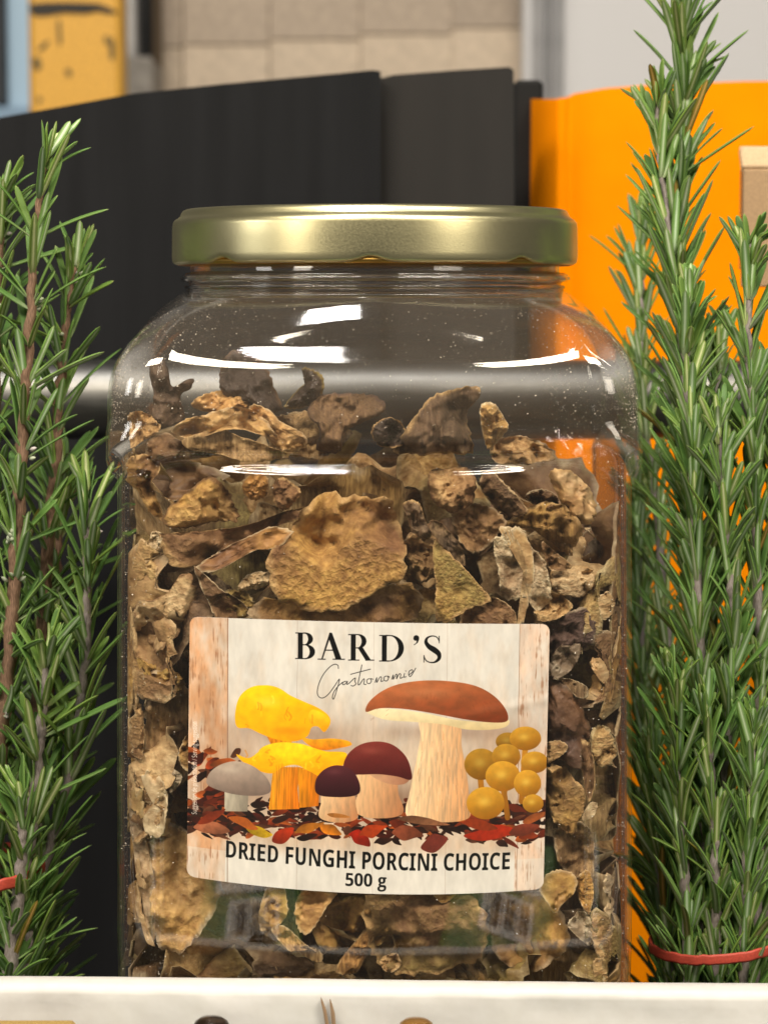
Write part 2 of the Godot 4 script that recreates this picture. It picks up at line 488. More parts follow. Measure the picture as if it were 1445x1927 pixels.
# ---------------------------------------------------------------- the tray in front
func tray() -> void:
	var white := textured(lin(0.60, 0.592, 0.578), 0.6, noise_tex(0.03, FastNoiseLite.TYPE_SIMPLEX_SMOOTH, 4, 51, Color(0.96, 0.955, 0.945), Color(1, 1, 1)), Vector3(6, 6, 6), noise_tex(0.03, FastNoiseLite.TYPE_SIMPLEX_SMOOTH, 3, 52, Color.BLACK, Color.WHITE), 0.012)
	var z0 := 0.1035
	var a := at(0, 1836, z0)
	var b := at(1445, 1851, z0)
	var m := M.new()
	# section from the back of the lip over its rounded front down the face: [z, y]
	var sec := [[-0.001, -0.05], [-0.001, -0.004], [-0.0007, -0.0012], [0.0, 0.0], [0.004, 0.0003], [0.0075, 0.0], [0.0088, -0.0006], [0.0098, -0.0018], [0.0102, -0.0032], [0.0103, -0.006], [0.0106, -0.010], [0.0110, -0.016], [0.0112, -0.024], [0.0112, -0.05], [0.0112, -0.10]]
	var n := 90
	for k in n:
		var t := lerpf(-0.45, 1.45, k / float(n - 1))
		var x := lerpf(a.x, b.x, t)
		var y := lerpf(a.y, b.y, t) + 0.0004 * nz.get_noise_1d(x * 18.0)
		for s in sec:
			var bend := 0.0012 * nz.get_noise_2d(x * 22.0 + 40.0, s[1] * 45.0) * clampf((s[0] - 0.002) / 0.006, 0.0, 1.0)
			m.point(Vector3(x, y + s[1] + bend * 0.5, z0 + s[0] + bend), Vector2(x, s[1]))
	m.join(0, sec.size(), n, false)
	var o := thing("white_tray", Vector3.ZERO, "white cardboard tray lip with a small tear, along the bottom", "tray")
	put("folded_lip", m.done(), white, o)
	# the torn slit: two slivers of brown board bent outwards
	for q in [[[604, 1878], [606, 1886], [611, 1902], [616, 1932], 0.8], [[621, 1881], [623, 1891], [626, 1906], [628, 1932], 0.9]]:
		var f := M.new()
		for k in 4:
			var p := at(q[k][0], q[k][1], z0 + 0.0120 + 0.0003 * k)
			var w: float = [0.0001, 0.0005, 0.0008, 0.0009][k] * q[4]
			f.point(p + Vector3(-w, 0, 0.0), Vector2.ZERO, Color(0.62, 0.55, 0.46))
			f.point(p + Vector3(-w * 0.4, 0, 0.0014), Vector2.ZERO, Color(0.24, 0.15, 0.09))
			f.point(p + Vector3(w, 0, 0.0006), Vector2.ZERO, Color(0.30, 0.20, 0.12))
			f.point(p + Vector3(w * 0.8, 0, -0.001), Vector2.ZERO, Color(0.30, 0.20, 0.12))
		f.join(0, 4, 4, true)
		var tm := mat(Color.WHITE, 0.9)
		tm.vertex_color_use_as_albedo = true
		put("torn_flap", f.done(true), tm, o)
	# two domes added in place of round cut-outs, and a yellow packet just entering the picture at the bottom
	var caps := [[398, 1914, lin(0.020, 0.011, 0.006), "dark brown dome standing for a round hole, left of the tear in the tray lip"], [783, 1917, lin(0.20, 0.10, 0.02), "golden brown dome standing for a round hole, right of the tear in the tray lip"]]
	for c in caps:
		var z := 0.135
		var p := at(c[0], c[1], z)
		var cm := M.new()
		lathe(cm, [[0.0060, -0.03], [0.0062, -0.0060], [0.0060, -0.0034], [0.0052, -0.0015], [0.0038, -0.0005], [0.002, -0.0001], [0.0002, 0.0]], 32)
		var cap := put("cutout_dome", cm.done(), mat(c[2], 0.28, 0.35), null, p)
		tag(cap, c[3], "bottle cap")
	var yp := at(40, 1924, 0.14)
	var pk := put("yellow_packet", box(Vector3(0.034, 0.05, 0.006), 0.001), textured(lin(0.62, 0.48, 0.17), 0.6, noise_tex(0.12, FastNoiseLite.TYPE_SIMPLEX_SMOOTH, 3, 61, Color(0.5, 0.4, 0.3), Color(1, 1, 1)), Vector3(30, 30, 30)), null, yp + Vector3(0, -0.025, 0))
	tag(pk, "pale yellow packet peeping in at the bottom left corner", "packet")
	# two pouches standing lower down before the tray: the jar mirrors their backs
	var green := textured(lin(0.10, 0.36, 0.04), 0.5, noise_tex(0.03, FastNoiseLite.TYPE_SIMPLEX_SMOOTH, 3, 71, Color(0.7, 0.7, 0.7), Color(1, 1, 1)), Vector3(10, 10, 10))
	var paper := mat(lin(0.90, 0.90, 0.90), 0.35)
	var ink := mat(lin(0.03, 0.03, 0.03), 0.7)
	for s in 2:
		var pos: Vector3 = [Vector3(-0.104, -0.034, 0.285), Vector3(0.098, -0.032, 0.290)][s]
		var pouch := thing("green_pouch", pos, ["green pouch mirrored low in the jar's left half", "green pouch mirrored low in the jar's right half"][s], "pouch", "pouches mirrored in the jar")
		pouch.rotation = Vector3(1.1, 0, [0.16, -0.42][s])
		var pm := rounded_box(Vector3(0.085, 0.13, 0.012), 0.004)
		put("bag", pm.done(true), green, pouch)
		put("paper_panel", box(Vector3(0.06, 0.034, 0.0006), 0.0001), paper, pouch, Vector3(0, 0.037, -0.0065))
		put("paper_panel", box(Vector3(0.042, 0.030, 0.0006), 0.0001), paper, pouch, Vector3(0.004, 0.0, -0.0065))
		for k in 9:
			put("bar", box(Vector3(0.0014 + 0.0012 * (k * 7 % 3), 0.022, 0.0003), 0.00005), ink, pouch, Vector3(-0.012 + 0.004 * k, 0.001, -0.0069))
		for k in 4:
			put("text_line", box(Vector3(0.05, 0.0014, 0.0003), 0.00005), ink, pouch, Vector3(0, 0.028 + 0.006 * k, -0.0069))

# ---------------------------------------------------------------- the jar
func rows_of_jar() -> void:
	var keys := [[470, 347], [512, 347], [517, 350], [520, 357], [525, 359], [529, 357], [532, 350], [537, 347], [542, 347], [550, 353], [562, 372], [580, 407], [600, 436], [620, 457], [645, 476], [672, 488], [700, 494], [740, 497], [800, 497.5], [850, 497], [866, 495], [878, 491], [890, 484], [900, 480], [912, 478], [960, 478], [1100, 478.5], [1400, 479], [1640, 479], [1690, 478.7], [1700, 478.4], [1710, 478], [1760, 477], [1825, 475], [1845, 470], [1858, 460], [1864, 440]]
	var curve := PackedVector2Array()
	for k in keys: curve.append(Vector2(k[0], k[1]))
	var fine := smooth(curve, 4, false)
	var cx := at(704, 1000, 0).x
	for p in fine:
		var q := at(704 + p.y, p.x, 0)
		# the square part is seen by its front corners, which stand nearer than the jar's middle
		var w := q.x - cx
		jar_rows.append([q.y, w * lerpf(1.0, 0.933, clampf((w - 0.0676) / 0.0255, 0.0, 1.0))])
	jar_rows.reverse()                    # from the base up

func jar_width(y: float) -> float:
	if y <= jar_rows[0][0]: return jar_rows[0][1]
	for k in jar_rows.size() - 1:
		if y <= jar_rows[k + 1][0]:
			return lerpf(jar_rows[k][1], jar_rows[k + 1][1], (y - jar_rows[k][0]) / maxf(jar_rows[k + 1][0] - jar_rows[k][0], 1e-6))
	return jar_rows[-1][1]

func panel_front(x: float, y: float) -> float:
	# depth of the outer face of the front panel of the lower body at x from the jar's middle
	var w := jar_width(y)
	var d := w * LZ / LX
	var flat := w - ROUND
	var t := clampf(absf(x) / flat, 0.0, 1.0)
	return d - RECESS * smoothstep(0.0, 0.0016, flat - absf(x)) + BULGE * (1.0 - t * t)

const SIDE := 34
const CORNER := 12
func section(w: float, d: float, rc: float, recess: float) -> PackedVector2Array:
	# x and z once round, starting at the front left, counter-clockwise seen from above (z towards the viewer)
	var out := PackedVector2Array()
	for q in 4:
		var half: float = (w if q % 2 == 0 else d) - rc
		var away: float = d if q % 2 == 0 else w
		for k in SIDE:
			# closer together near the corners
			var t := -cos(PI * k / float(SIDE)) 
			var a := t * half
			var e := half - absf(a)
			var b := away - recess * smoothstep(0.0, 0.0016, e) + recess / RECESS * (BULGE if q % 2 == 0 else BULGE * 0.35) * (1.0 - t * t)
			out.append(Vector2(a, b).rotated(-PI / 2 * q) if q % 2 == 0 else turned(a, b, q))
		for k in CORNER:
			var ang := PI / 2 * k / CORNER
			var a := half + rc * sin(ang)
			var b := away - rc + rc * cos(ang)
			out.append(turned(a, b, q))
	return out

func turned(a: float, b: float, q: int) -> Vector2:
	# a runs along side q, b away from the middle; sides: front, right, back, left
	return [Vector2(a, b), Vector2(b, -a), Vector2(-a, -b), Vector2(-b, a)][q]

func body_grid(inset: float) -> Array:
	var r0: float = jar_rows[-1][1]
	var rows := []
	var groove := at(704, 890, 0).y
	for r in jar_rows:
		var y: float = r[0]
		var w: float = r[1]
		var s := clampf((w - r0) / (HX - r0), 0.0, 1.0)
		var low := smoothstep(groove + 0.004, groove - 0.004, y)
		var sec: PackedVector2Array
		if y < groove + 0.02:
			var rec := RECESS * maxf(low, 0.55) * smoothstep(0.002, 0.0075, y)
			sec = section(w - inset, w * lerpf(HZ / HX, LZ / LX, low) - inset, ROUND, rec)
		else:
			sec = section(HX - inset, HZ - inset, ROUND + 0.003, RECESS * 0.7 * smoothstep(0.80, 1.0, s))
		var ring := PackedVector3Array()
		for p in sec:
			var q := p
			if y >= groove + 0.02:
				var ang := atan2(p.y * HX / HZ, p.x)
				var rr: float = minf(w, r0 * 1.03) - inset
				q = Vector2(cos(ang) * rr, sin(ang) * rr).lerp(p, s)
			# on the flat panels the step between upper and lower body sits higher than at the corners
			var flatness := smoothstep(1.0, 0.72, maxf(absf(p.x) / HX, 0.0) if absf(p.y) > absf(p.x) * HZ / HX else absf(p.y) / HZ)
			q *= 1.0 - 0.013 * flatness * exp(-pow((y - groove) / 0.0024, 2.0)) + 0.006 * flatness * exp(-pow((y - groove - 0.0045) / 0.002, 2.0))
			var lift := 0.0085 * flatness * exp(-pow((y - groove) / 0.016, 2.0))
			ring.append(Vector3(q.x, y + lift, q.y))
		rows.append(ring)
	return rows

func groove_y() -> float: return at(704, 880, 0).y

func jar() -> void:
	rows_of_jar()
	var o := thing("plastic_jar", Vector3(JX, 0, 0), "clear plastic jar with a gold lid, full of dried mushrooms", "jar")
	var clear := StandardMaterial3D.new()
	clear.transparency = BaseMaterial3D.TRANSPARENCY_ALPHA
	clear.albedo_color = Color(0.86, 0.84, 0.78, 0.0)
	clear.roughness = 0.09
	clear.roughness_texture = noise_tex(0.014, FastNoiseLite.TYPE_SIMPLEX_SMOOTH, 5, 81, Color(0.12, 0.12, 0.12), Color(0.85, 0.85, 0.85))
	clear.uv1_triplanar = true
	clear.uv1_scale = Vector3(7, 7, 7)
	var m := M.new()
	var outer := body_grid(0.0)
	var n: int = outer[0].size()
	for layer in 2:
		var g := outer if layer == 0 else body_grid(0.0007)
		var first := m.v.size()
		for ring in g:
			for p in ring: m.point(p + Vector3(0, 0.0008 * layer, 0))
		if layer == 0:
			m.join(first, n, g.size(), true)
		else:
			for k in g.size() - 1:
				for j in n:
					var j2 := (j + 1) % n
					m.quad(first + k * n + j2, first + k * n + j, first + (k + 1) * n + j, first + (k + 1) * n + j2)
		var c := m.point(Vector3(0, g[0][0].y + 0.004 + 0.0008 * layer, 0))
		for j in n:
			if layer == 0: m.tri(c, first + j, first + (j + 1) % n)
			else: m.tri(c, first + (j + 1) % n, first + j)
	put("body", m.done(), clear, o)
	# the film of mushroom dust on the inside
	var fm := M.new()
	var fg := body_grid(0.0011)
	var fr := 0
	for ring in fg:
		fr += 1
		# the empty upper part carries more of it
		for p in ring: fm.point(p, Vector2.ZERO, Color(1, 1, 1, 1.0 if ring[0].y > groove_y() + 0.012 else 0.25))
	fm.join(0, n, fr, true)
	var film := StandardMaterial3D.new()
	film.transparency = BaseMaterial3D.TRANSPARENCY_ALPHA
	film.albedo_color = Color(1, 1, 1, 0.16)
	var ft := noise_tex(0.35, FastNoiseLite.TYPE_SIMPLEX_SMOOTH, 3, 83, Color(0.74, 0.67, 0.57, 0.1), Color(0.86, 0.80, 0.72, 1.0), false, 1024)
	ft.color_ramp.offsets = PackedFloat32Array([0.35, 0.95])
	film.albedo_texture = ft
	film.vertex_color_use_as_albedo = true
	film.roughness = 0.9
	film.metallic_specular = 0.0
	film.uv1_triplanar = true
	film.uv1_scale = Vector3(9, 9, 9)
	put("dust_film", fm.done(), film, o)
	# the beads of the screw neck: solid plastic
	var solid := StandardMaterial3D.new()
	solid.transparency = BaseMaterial3D.TRANSPARENCY_ALPHA
	solid.albedo_color = Color(1, 1, 1, 0.0)
	solid.roughness = 0.02
	solid.refraction_enabled = true
	solid.refraction_scale = 0.055
	for q in [[526, 0.0010, 352.5], [541, 0.0008, 347.5], [556, 0.0009, 350]]:
		var bm := M.new()
		var p := at(704 + q[2], q[0], 0)
		var prof := []
		for k in 13:
			var a := PI * 2 * k / 12.0
			prof.append([p.x - JX + 0.0002 + q[1] * 1.25 + q[1] * 1.3 * cos(a - PI / 2.0), p.y + q[1] * sin(a - PI / 2.0)])
		lathe(bm, prof, 120)
		put("neck_bead", bm.done(), solid, o)
	lid(o)
	# dust clinging to the plastic
	var dm := M.new()
	dm.point(Vector3(-0.5, -0.3, 0.0)); dm.point(Vector3(0.5, -0.35, 0.0)); dm.point(Vector3(0.05, 0.5, 0.0)); dm.point(Vector3(0, 0, 0.35))
	dm.i.append_array([0, 1, 3, 1, 2, 3, 2, 0, 3, 0, 2, 1])
	var mm := MultiMesh.new()
	mm.transform_format = MultiMesh.TRANSFORM_3D
	mm.mesh = dm.done(true)
	var spots: Array[Transform3D] = []
	var inner := body_grid(0.0012)
	var top := at(704, 545, 0).y
	var mid := at(704, 800, 0).y
	while spots.size() < 5200:
		var k := rng.randi_range(4, inner.size() - 8)
		var y: float = inner[k][0].y
		var y2: float = inner[k + 1][0].y
		if rng.randf() > clampf((y2 - y) / 0.02, 0.05, 1.0): continue
		if rng.randf() > (1.0 if y > mid and y < top else 0.16): continue
		var j := rng.randi_range(0, n - 1)
		var p: Vector3 = inner[k][j].lerp(inner[k + 1][(j + 1) % n], rng.randf())
		if p.z < 0.02 and rng.randf() < 0.5: continue
		var size := 0.00024 + 0.0005 * pow(rng.randf(), 3.5)
		spots.append(Transform3D(Basis.from_euler(Vector3(rng.randf() * 6, rng.randf() * 6, rng.randf() * 6)).scaled(Vector3.ONE * size), p))
	mm.instance_count = spots.size()
	for k in spots.size(): mm.set_instance_transform(k, spots[k])
	var di := MultiMeshInstance3D.new()
	di.name = "dust"
	di.multimesh = mm
	di.material_override = mat(lin(0.78, 0.70, 0.58), 0.9)
	o.add_child(di, true)
	tag(di, "", "", "", "stuff")

func lid(o: Node3D) -> void:
	var y0 := 0.2442
	var m := M.new()
	var prof := [[0.0700, y0 + 0.00110], [0.0722, y0 + 0.00000], [0.0731, y0 + 0.00055], [0.0735, y0 + 0.00146], [0.07355, y0 + 0.00366], [0.07345, y0 + 0.00915], [0.07335, y0 + 0.01372], [0.0731, y0 + 0.01519], [0.0724, y0 + 0.01610], [0.0714, y0 + 0.01665], [0.0706, y0 + 0.01739], [0.0701, y0 + 0.01857], [0.0695, y0 + 0.01940], [0.0686, y0 + 0.01976], [0.0676, y0 + 0.01940], [0.0664, y0 + 0.01830], [0.064, y0 + 0.01739], [0.03, y0 + 0.01739], [0.0005, y0 + 0.01739]]
	var n := 240
	for k in prof.size():
		for j in n:
			var a := TAU * j / n
			# the pressed-in lugs along the lower edge
			var ph := fposmod(a / TAU * 8.0 + 0.52, 1.0)
			var lug := exp(-pow((ph - 0.5) / 0.085, 2.0))
			var f := clampf(1.0 - (prof[k][1] - y0) / 0.004, 0.0, 1.0)
			m.point(Vector3(sin(a) * (prof[k][0] - 0.0006 * lug * f), prof[k][1] + 0.0019 * lug * f, cos(a) * (prof[k][0] - 0.0006 * lug * f)), Vector2(float(j) / n, prof[k][1]))
	m.join(0, n, prof.size(), true)
	var gold := mat(lin(0.74, 0.68, 0.40), 0.38, 1.0)
	gold.roughness_texture = noise_tex(0.15, FastNoiseLite.TYPE_SIMPLEX_SMOOTH, 5, 91, Color(0.74, 0.74, 0.74), Color(1, 1, 1))
	gold.uv1_triplanar = true
	gold.uv1_scale = Vector3(12, 12, 12)
	gold.heightmap_enabled = true
	gold.heightmap_texture = noise_tex(0.25, FastNoiseLite.TYPE_SIMPLEX_SMOOTH, 2, 92, Color.BLACK, Color.WHITE)
	gold.heightmap_scale = 0.002
	var l := put("lid", m.done(), gold, o)
	var rm := M.new()
	var rp := []
	for k in 11:
		var a := TAU * k / 10.0 - PI / 2
		rp.append([0.0712 + 0.0010 * cos(a), y0 + 0.0009 + 0.0011 * sin(a)])
	lathe(rm, rp, 160)
	put("rolled_rim", rm.done(), mat(lin(0.62, 0.38, 0.10), 0.3, 1.0), l)

# ---------------------------------------------------------------- the printed label
const TW := 1014
const TH := 744
const TS := 1.5
var ink_rgb := PackedFloat32Array()
var cover := PackedFloat32Array()

func lab(px: float, py: float) -> Vector2:
	# a point of the photographed label, as a point of the print in texels
	var d := Vector2(px - 358.0, py - 1160.0)
	var a := Vector2(676.0, 14.0) / 676.0
	var b := Vector2(-6.0, 488.0) / 488.0
	var det := a.x * b.y - a.y * b.x
	var q := Vector2((d.x * b.y - d.y * b.x) / det, (a.x * d.y - a.y * d.x) / det)
	# the sheet hangs lower in its middle, where the panel bulges
	var f := clampf(q.x / 676.0, 0.0, 1.0) * 2.0 - 1.0
	q.y *= 488.0 / (488.0 + 17.0 * (1.0 - f * f))
	return q * TS

func labs(px: Array, ox := 0.0, oy := 0.0, k := 1.0) -> PackedVector2Array:
	var out := PackedVector2Array()
	for q in range(0, px.size(), 2): out.append(lab(ox + px[q] * k, oy + px[q + 1] * k))
	return out

func add_cover(poly: PackedVector2Array) -> void:
	var lo := INF; var hi := -INF
	for p in poly:
		lo = minf(lo, p.y); hi = maxf(hi, p.y)
	var n := poly.size()
	for row in range(maxi(int(lo), 0), mini(int(hi) + 1, TH)):
		for sub in 4:
			var y := row + (sub + 0.5) / 4.0
			var xs := PackedFloat32Array()
			for k in n:
				var a := poly[k]; var b := poly[(k + 1) % n]
				if (a.y <= y) != (b.y <= y): xs.append(a.x + (b.x - a.x) * (y - a.y) / (b.y - a.y))
			xs.sort()
			for k in range(0, xs.size() - 1, 2):
				var x0 := clampf(xs[k], 0, TW); var x1 := clampf(xs[k + 1], 0, TW)
				if x1 <= x0: continue
				var i0 := int(x0); var i1 := mini(int(x1), TW - 1)
				if i0 == i1: cover[row * TW + i0] += (x1 - x0) * 0.25
				else:
					cover[row * TW + i0] += (i0 + 1 - x0) * 0.25
					for i in range(i0 + 1, i1): cover[row * TW + i] += 0.25
					cover[row * TW + i1] += (x1 - i1) * 0.25

func add_stroke(pts: PackedVector2Array, width: float) -> void:
	for k in pts.size() - 1:
		var a := pts[k]; var b := pts[k + 1]
		var d := b - a
		for y in range(maxi(int(minf(a.y, b.y) - width), 0), mini(int(maxf(a.y, b.y) + width) + 2, TH)):
			for x in range(maxi(int(minf(a.x, b.x) - width), 0), mini(int(maxf(a.x, b.x) + width) + 2, TW)):
				var p := Vector2(x + 0.5, y + 0.5)
				var t := clampf((p - a).dot(d) / maxf(d.length_squared(), 1e-6), 0, 1)
				var c := clampf(width / 2 + 0.5 - p.distance_to(a + d * t), 0, 1)
				if c > cover[y * TW + x]: cover[y * TW + x] = c

func ink(c1: Color, c2: Color, dir: Vector2, grain: float, gscale: Vector2, area: Rect2, alpha := 1.0, seed_ := 0.0) -> void:
	# prints what is covered: c1 to c2 along dir across the area, with a grain of its own; then clears the cover
	var y0 := maxi(int(area.position.y) - 2, 0); var y1 := mini(int(area.end.y) + 3, TH)
	var x0 := maxi(int(area.position.x) - 2, 0); var x1 := mini(int(area.end.x) + 3, TW)
	for y in range(y0, y1):
		for x in range(x0, x1):
			var i := y * TW + x
			var c := minf(cover[i], 1.0) * alpha
			if c <= 0.0: continue
			cover[i] = 0.0
			var t := 0.0
			if dir != Vector2.ZERO:
				t = ((Vector2(x, y) - area.position) / area.size - Vector2(0.5, 0.5)).dot(dir) + 0.5
			var g := 0.0
			if grain > 0.0: g = nz.get_noise_3d(x * gscale.x, y * gscale.y, seed_) * grain
			t = clampf(t + g * 0.9, 0.0, 1.0)
			var k := 1.0 + g
			ink_rgb[i * 3] = lerpf(ink_rgb[i * 3], lerpf(c1.r, c2.r, t) * k, c)
			ink_rgb[i * 3 + 1] = lerpf(ink_rgb[i * 3 + 1], lerpf(c1.g, c2.g, t) * k, c)
			ink_rgb[i * 3 + 2] = lerpf(ink_rgb[i * 3 + 2], lerpf(c1.b, c2.b, t) * k, c)

func rect_of(poly: PackedVector2Array) -> Rect2:
	var r := Rect2(poly[0], Vector2.ZERO)
	for p in poly: r = r.expand(p)
	return r

func shape(px: Array, c1: Color, c2: Color, dir := Vector2(0, 1), grain := 0.12, gscale := Vector2(0.03, 0.03), alpha := 1.0, round_ := true) -> void:
	var poly := labs(px)
	if round_: poly = smooth(poly, 5, true)
	add_cover(poly)
	ink(c1, c2, dir, grain, gscale, rect_of(poly), alpha, px[0])

func soft(cx: float, cy: float, rx: float, ry: float, c: Color, alpha: float) -> void:
	var m := lab(cx, cy)
	rx *= TS; ry *= TS
	for y in range(maxi(int(m.y - ry * 2), 0), mini(int(m.y + ry * 2), TH)):
		for x in range(maxi(int(m.x - rx * 2), 0), mini(int(m.x + rx * 2), TW)):
			var q := Vector2((x - m.x) / rx, (y - m.y) / ry).length_squared()
			if q > 4.0: continue
			var a := alpha * maxf(exp(-q * 1.4) - 0.004, 0.0)
			var i := (y * TW + x) * 3
			ink_rgb[i] = lerpf(ink_rgb[i], c.r, a); ink_rgb[i + 1] = lerpf(ink_rgb[i + 1], c.g, a); ink_rgb[i + 2] = lerpf(ink_rgb[i + 2], c.b, a)

func write(text: String, weight: int, from: Vector2, to: Vector2, cap: float, color: Color, family := "Droid Sans") -> void:
	# printed letters whose baseline runs between two photographed points; cap: height of the capitals in photograph pixels
	var f := SystemFont.new()
	f.font_names = PackedStringArray([family])
	f.font_weight = weight
	var tm := TextMesh.new()
	tm.font = f
	tm.font_size = 64
	tm.pixel_size = 1.0
	tm.depth = 1.0
	tm.curve_step = 0.5
	tm.text = text
	var s := tm.surface_get_arrays(0)
	var v: PackedVector3Array = s[Mesh.ARRAY_VERTEX]
	var idx: PackedInt32Array = s[Mesh.ARRAY_INDEX]
	var lo := Vector2(INF, INF); var hi := Vector2(-INF, -INF)
	for p in v:
		lo = lo.min(Vector2(p.x, p.y)); hi = hi.max(Vector2(p.x, p.y))
	var a := lab(from.x, from.y); var b := lab(to.x, to.y)
	var along := (b - a) / (hi.x - lo.x)
	var up := Vector2((b - a).y, -(b - a).x).normalized() * cap * TS / (64.0 * 0.714)
	# the baseline of the text: lowest point of letters without descenders
	var base := INF
	var probe := TextMesh.new()
	probe.font = f; probe.font_size = 64; probe.pixel_size = 1.0; probe.depth = 1.0
	probe.vertical_alignment = VERTICAL_ALIGNMENT_CENTER
	probe.text = "HE"
	for p in (probe.surface_get_arrays(0)[Mesh.ARRAY_VERTEX] as PackedVector3Array): base = minf(base, p.y)
	var area := Rect2(a, Vector2.ZERO)
	for t in range(0, idx.size(), 3):
		if v[idx[t]].z < 0.1 or v[idx[t + 1]].z < 0.1 or v[idx[t + 2]].z < 0.1: continue
		var tri := PackedVector2Array()
		for k in 3:
			var p := v[idx[t + k]]
			tri.append(a + along * (p.x - lo.x) + up * (p.y - base))
		if absf((tri[1] - tri[0]).cross(tri[2] - tri[0])) < 1e-4: continue
		for p in tri: area = area.expand(p)
		add_cover(tri)
	ink(color, color, Vector2.ZERO, 0.0, Vector2.ONE, area)

func arc(cx: float, cy: float, rx: float, ry: float, a0: float, a1: float, n := 16) -> Array:
	var out := []
	for k in n + 1:
		var a := deg_to_rad(lerpf(a0, a1, k / float(n)))
		out.append(cx + cos(a) * rx); out.append(cy - sin(a) * ry)
	return out

func glyphs(parts: Array, ox: float, oy: float, k: float, c: Color) -> void:
	for p in parts:
		var poly := labs(p, ox, oy, k)
		add_cover(poly)
		ink(c, c, Vector2.ZERO, 0.0, Vector2.ONE, rect_of(poly))

func title(c: Color) -> void:
	# six capitals with thick stems, hairlines and fine serifs; units: 50 high, y downwards
	var serif := func(x0: float, x1: float, y: float) -> Array: return [x0, y - 0.9, x1, y - 0.9, x1, y + 0.9, x0, y + 0.9]
	# B
	glyphs([[4, 0, 13, 0, 13, 50, 4, 50], serif.call(-1, 20, 0.9), serif.call(-1, 20, 49.1), [12, 0] + arc(18, 12, 14, 12, 90, -90) + [12, 24, 12, 22] + arc(16, 12, 7, 10.3, -90, 90) + [12, 1.7],
		[12, 22.6] + arc(19, 36.3, 17, 13.7, 90, -90) + [12, 50, 12, 48.4] + arc(17, 36.3, 9, 12.2, -90, 90) + [12, 24.2]], 558, 1187, 1.0, c)
	# A
	glyphs([[22, -1, 26, -1, 9, 50, 6.5, 50], [22, -1, 26.5, -1, 45, 50, 34, 50, 20.2, 8], [13, 31, 35, 31, 35, 33, 12, 33], serif.call(0, 15, 49.1), serif.call(28, 51, 49.1)], 599, 1188, 1.0, c)
	# R
	glyphs([[5, 0, 14, 0, 14, 50, 5, 50], serif.call(0, 21, 0.9), serif.call(0, 21, 49.1), [13, 0] + arc(19, 13.5, 15, 13.5, 90, -90) + [13, 27, 13, 25.2] + arc(17.5, 13.5, 7.5, 11.7, -90, 90) + [13, 1.8],
		[18, 26, 27, 25, 43, 49.6, 33, 50]], 656, 1189.5, 1.0, c)
	glyphs([serif.call(32, 49, 49.1)], 656, 1189.5, 1.0, c)
	# D
	glyphs([[5, 0, 14, 0, 14, 50, 5, 50], serif.call(0, 18, 0.9), serif.call(0, 18, 49.1), [13, 0] + arc(19, 25, 27, 25, 90, -90) + [13, 50, 13, 48.3] + arc(19, 25, 17, 23.3, -90, 90) + [13, 1.7]], 714, 1191, 1.0, c)
	# apostrophe
	glyphs([arc(6, 5, 5.4, 5.4, 0, 180, 10) + arc(5, 5.5, 4.4, 4.6, 180, 300, 8) + [7, 9.8, 6, 14, 1.5, 17.4, 2, 18.6, 8.6, 14, 11.2, 8]], 777, 1192, 1.0, c)
	# S
	var spine := smooth(PackedVector2Array([Vector2(31, 10), Vector2(26.5, 2.6), Vector2(17.5, 0.2), Vector2(8.5, 4), Vector2(6.4, 12), Vector2(12, 20), Vector2(22, 26.5), Vector2(30, 33.5), Vector2(31, 42), Vector2(24.5, 48.6), Vector2(15.5, 50), Vector2(7, 46.5), Vector2(2.6, 38.5)]), 6, false)
	var wide := PackedVector2Array(); var back := PackedVector2Array()
	for k in spine.size():
		var d := (spine[mini(k + 1, spine.size() - 1)] - spine[maxi(k - 1, 0)]).normalized()
		var t := k / float(spine.size() - 1)
		var w := 0.9 + 4.3 * exp(-pow((t - 0.5) / 0.17, 2.0)) + 1.6 * (exp(-pow((t - 0.3) / 0.08, 2.0)) + exp(-pow((t - 0.7) / 0.08, 2.0))) * 0.5
		wide.append(spine[k] + d.orthogonal() * w); back.append(spine[k] - d.orthogonal() * w)
	back.reverse()
	var flat := []
	for p in wide + back:
		flat.append(p.x); flat.append(p.y)
	glyphs([flat, [30, 0, 31.6, 0, 31.6, 14, 30.4, 14], [2, 36, 3.4, 36, 3.4, 50, 2, 50]], 795, 1193, 1.0, c)

func script_word(c: Color) -> void:
	# the handwritten second line, a thin pen; units: pixels of a close-up of the label, 2.007 to the photograph's pixel
	var strokes := [
		[618, 210, 616, 198, 604, 194, 586, 204, 562, 232, 545, 268, 539, 300, 546, 318, 562, 321, 582, 306, 604, 276, 622, 250, 616, 278, 606, 312, 600, 326, 596, 318, 602, 298, 618, 276, 634, 262],
		[646, 258, 636, 262, 634, 270, 642, 270, 652, 258, 650, 270, 660, 264, 674, 250],
		[674, 250, 682, 246, 680, 258, 684, 268, 674, 276, 666, 274],
		[706, 196, 700, 226, 692, 268, 698, 270],
		[664, 232, 700, 222, 738, 212],
		[698, 270, 712, 250, 716, 252, 714, 268, 722, 270],
		[734, 248, 726, 252, 726, 264, 736, 266, 742, 256, 738, 248, 748, 250],
		[756, 262, 762, 244, 762, 262, 774, 242, 780, 244, 778, 258, 786, 256],
		[798, 238, 790, 242, 790, 254, 800, 256, 806, 246, 802, 238, 810, 242],
		[818, 250, 824, 234, 824, 250, 834, 232, 838, 234, 836, 248, 846, 230, 852, 232, 850, 246, 860, 242],
		[866, 228, 864, 242, 872, 240], [870, 218, 871, 219],
		[882, 234, 896, 222, 894, 214, 884, 220, 882, 234, 890, 238, 908, 208],
	]
	for s in strokes:
		var pts := smooth(labs(s, 330, 1150, 1.0 / 2.007), 5, false)
		add_stroke(pts, 2.0 if s.size() > 40 else 1.9)
	ink(c, c, Vector2.ZERO, 0.0, Vector2.ONE, Rect2(0, 0, TW, TH * 0.4))

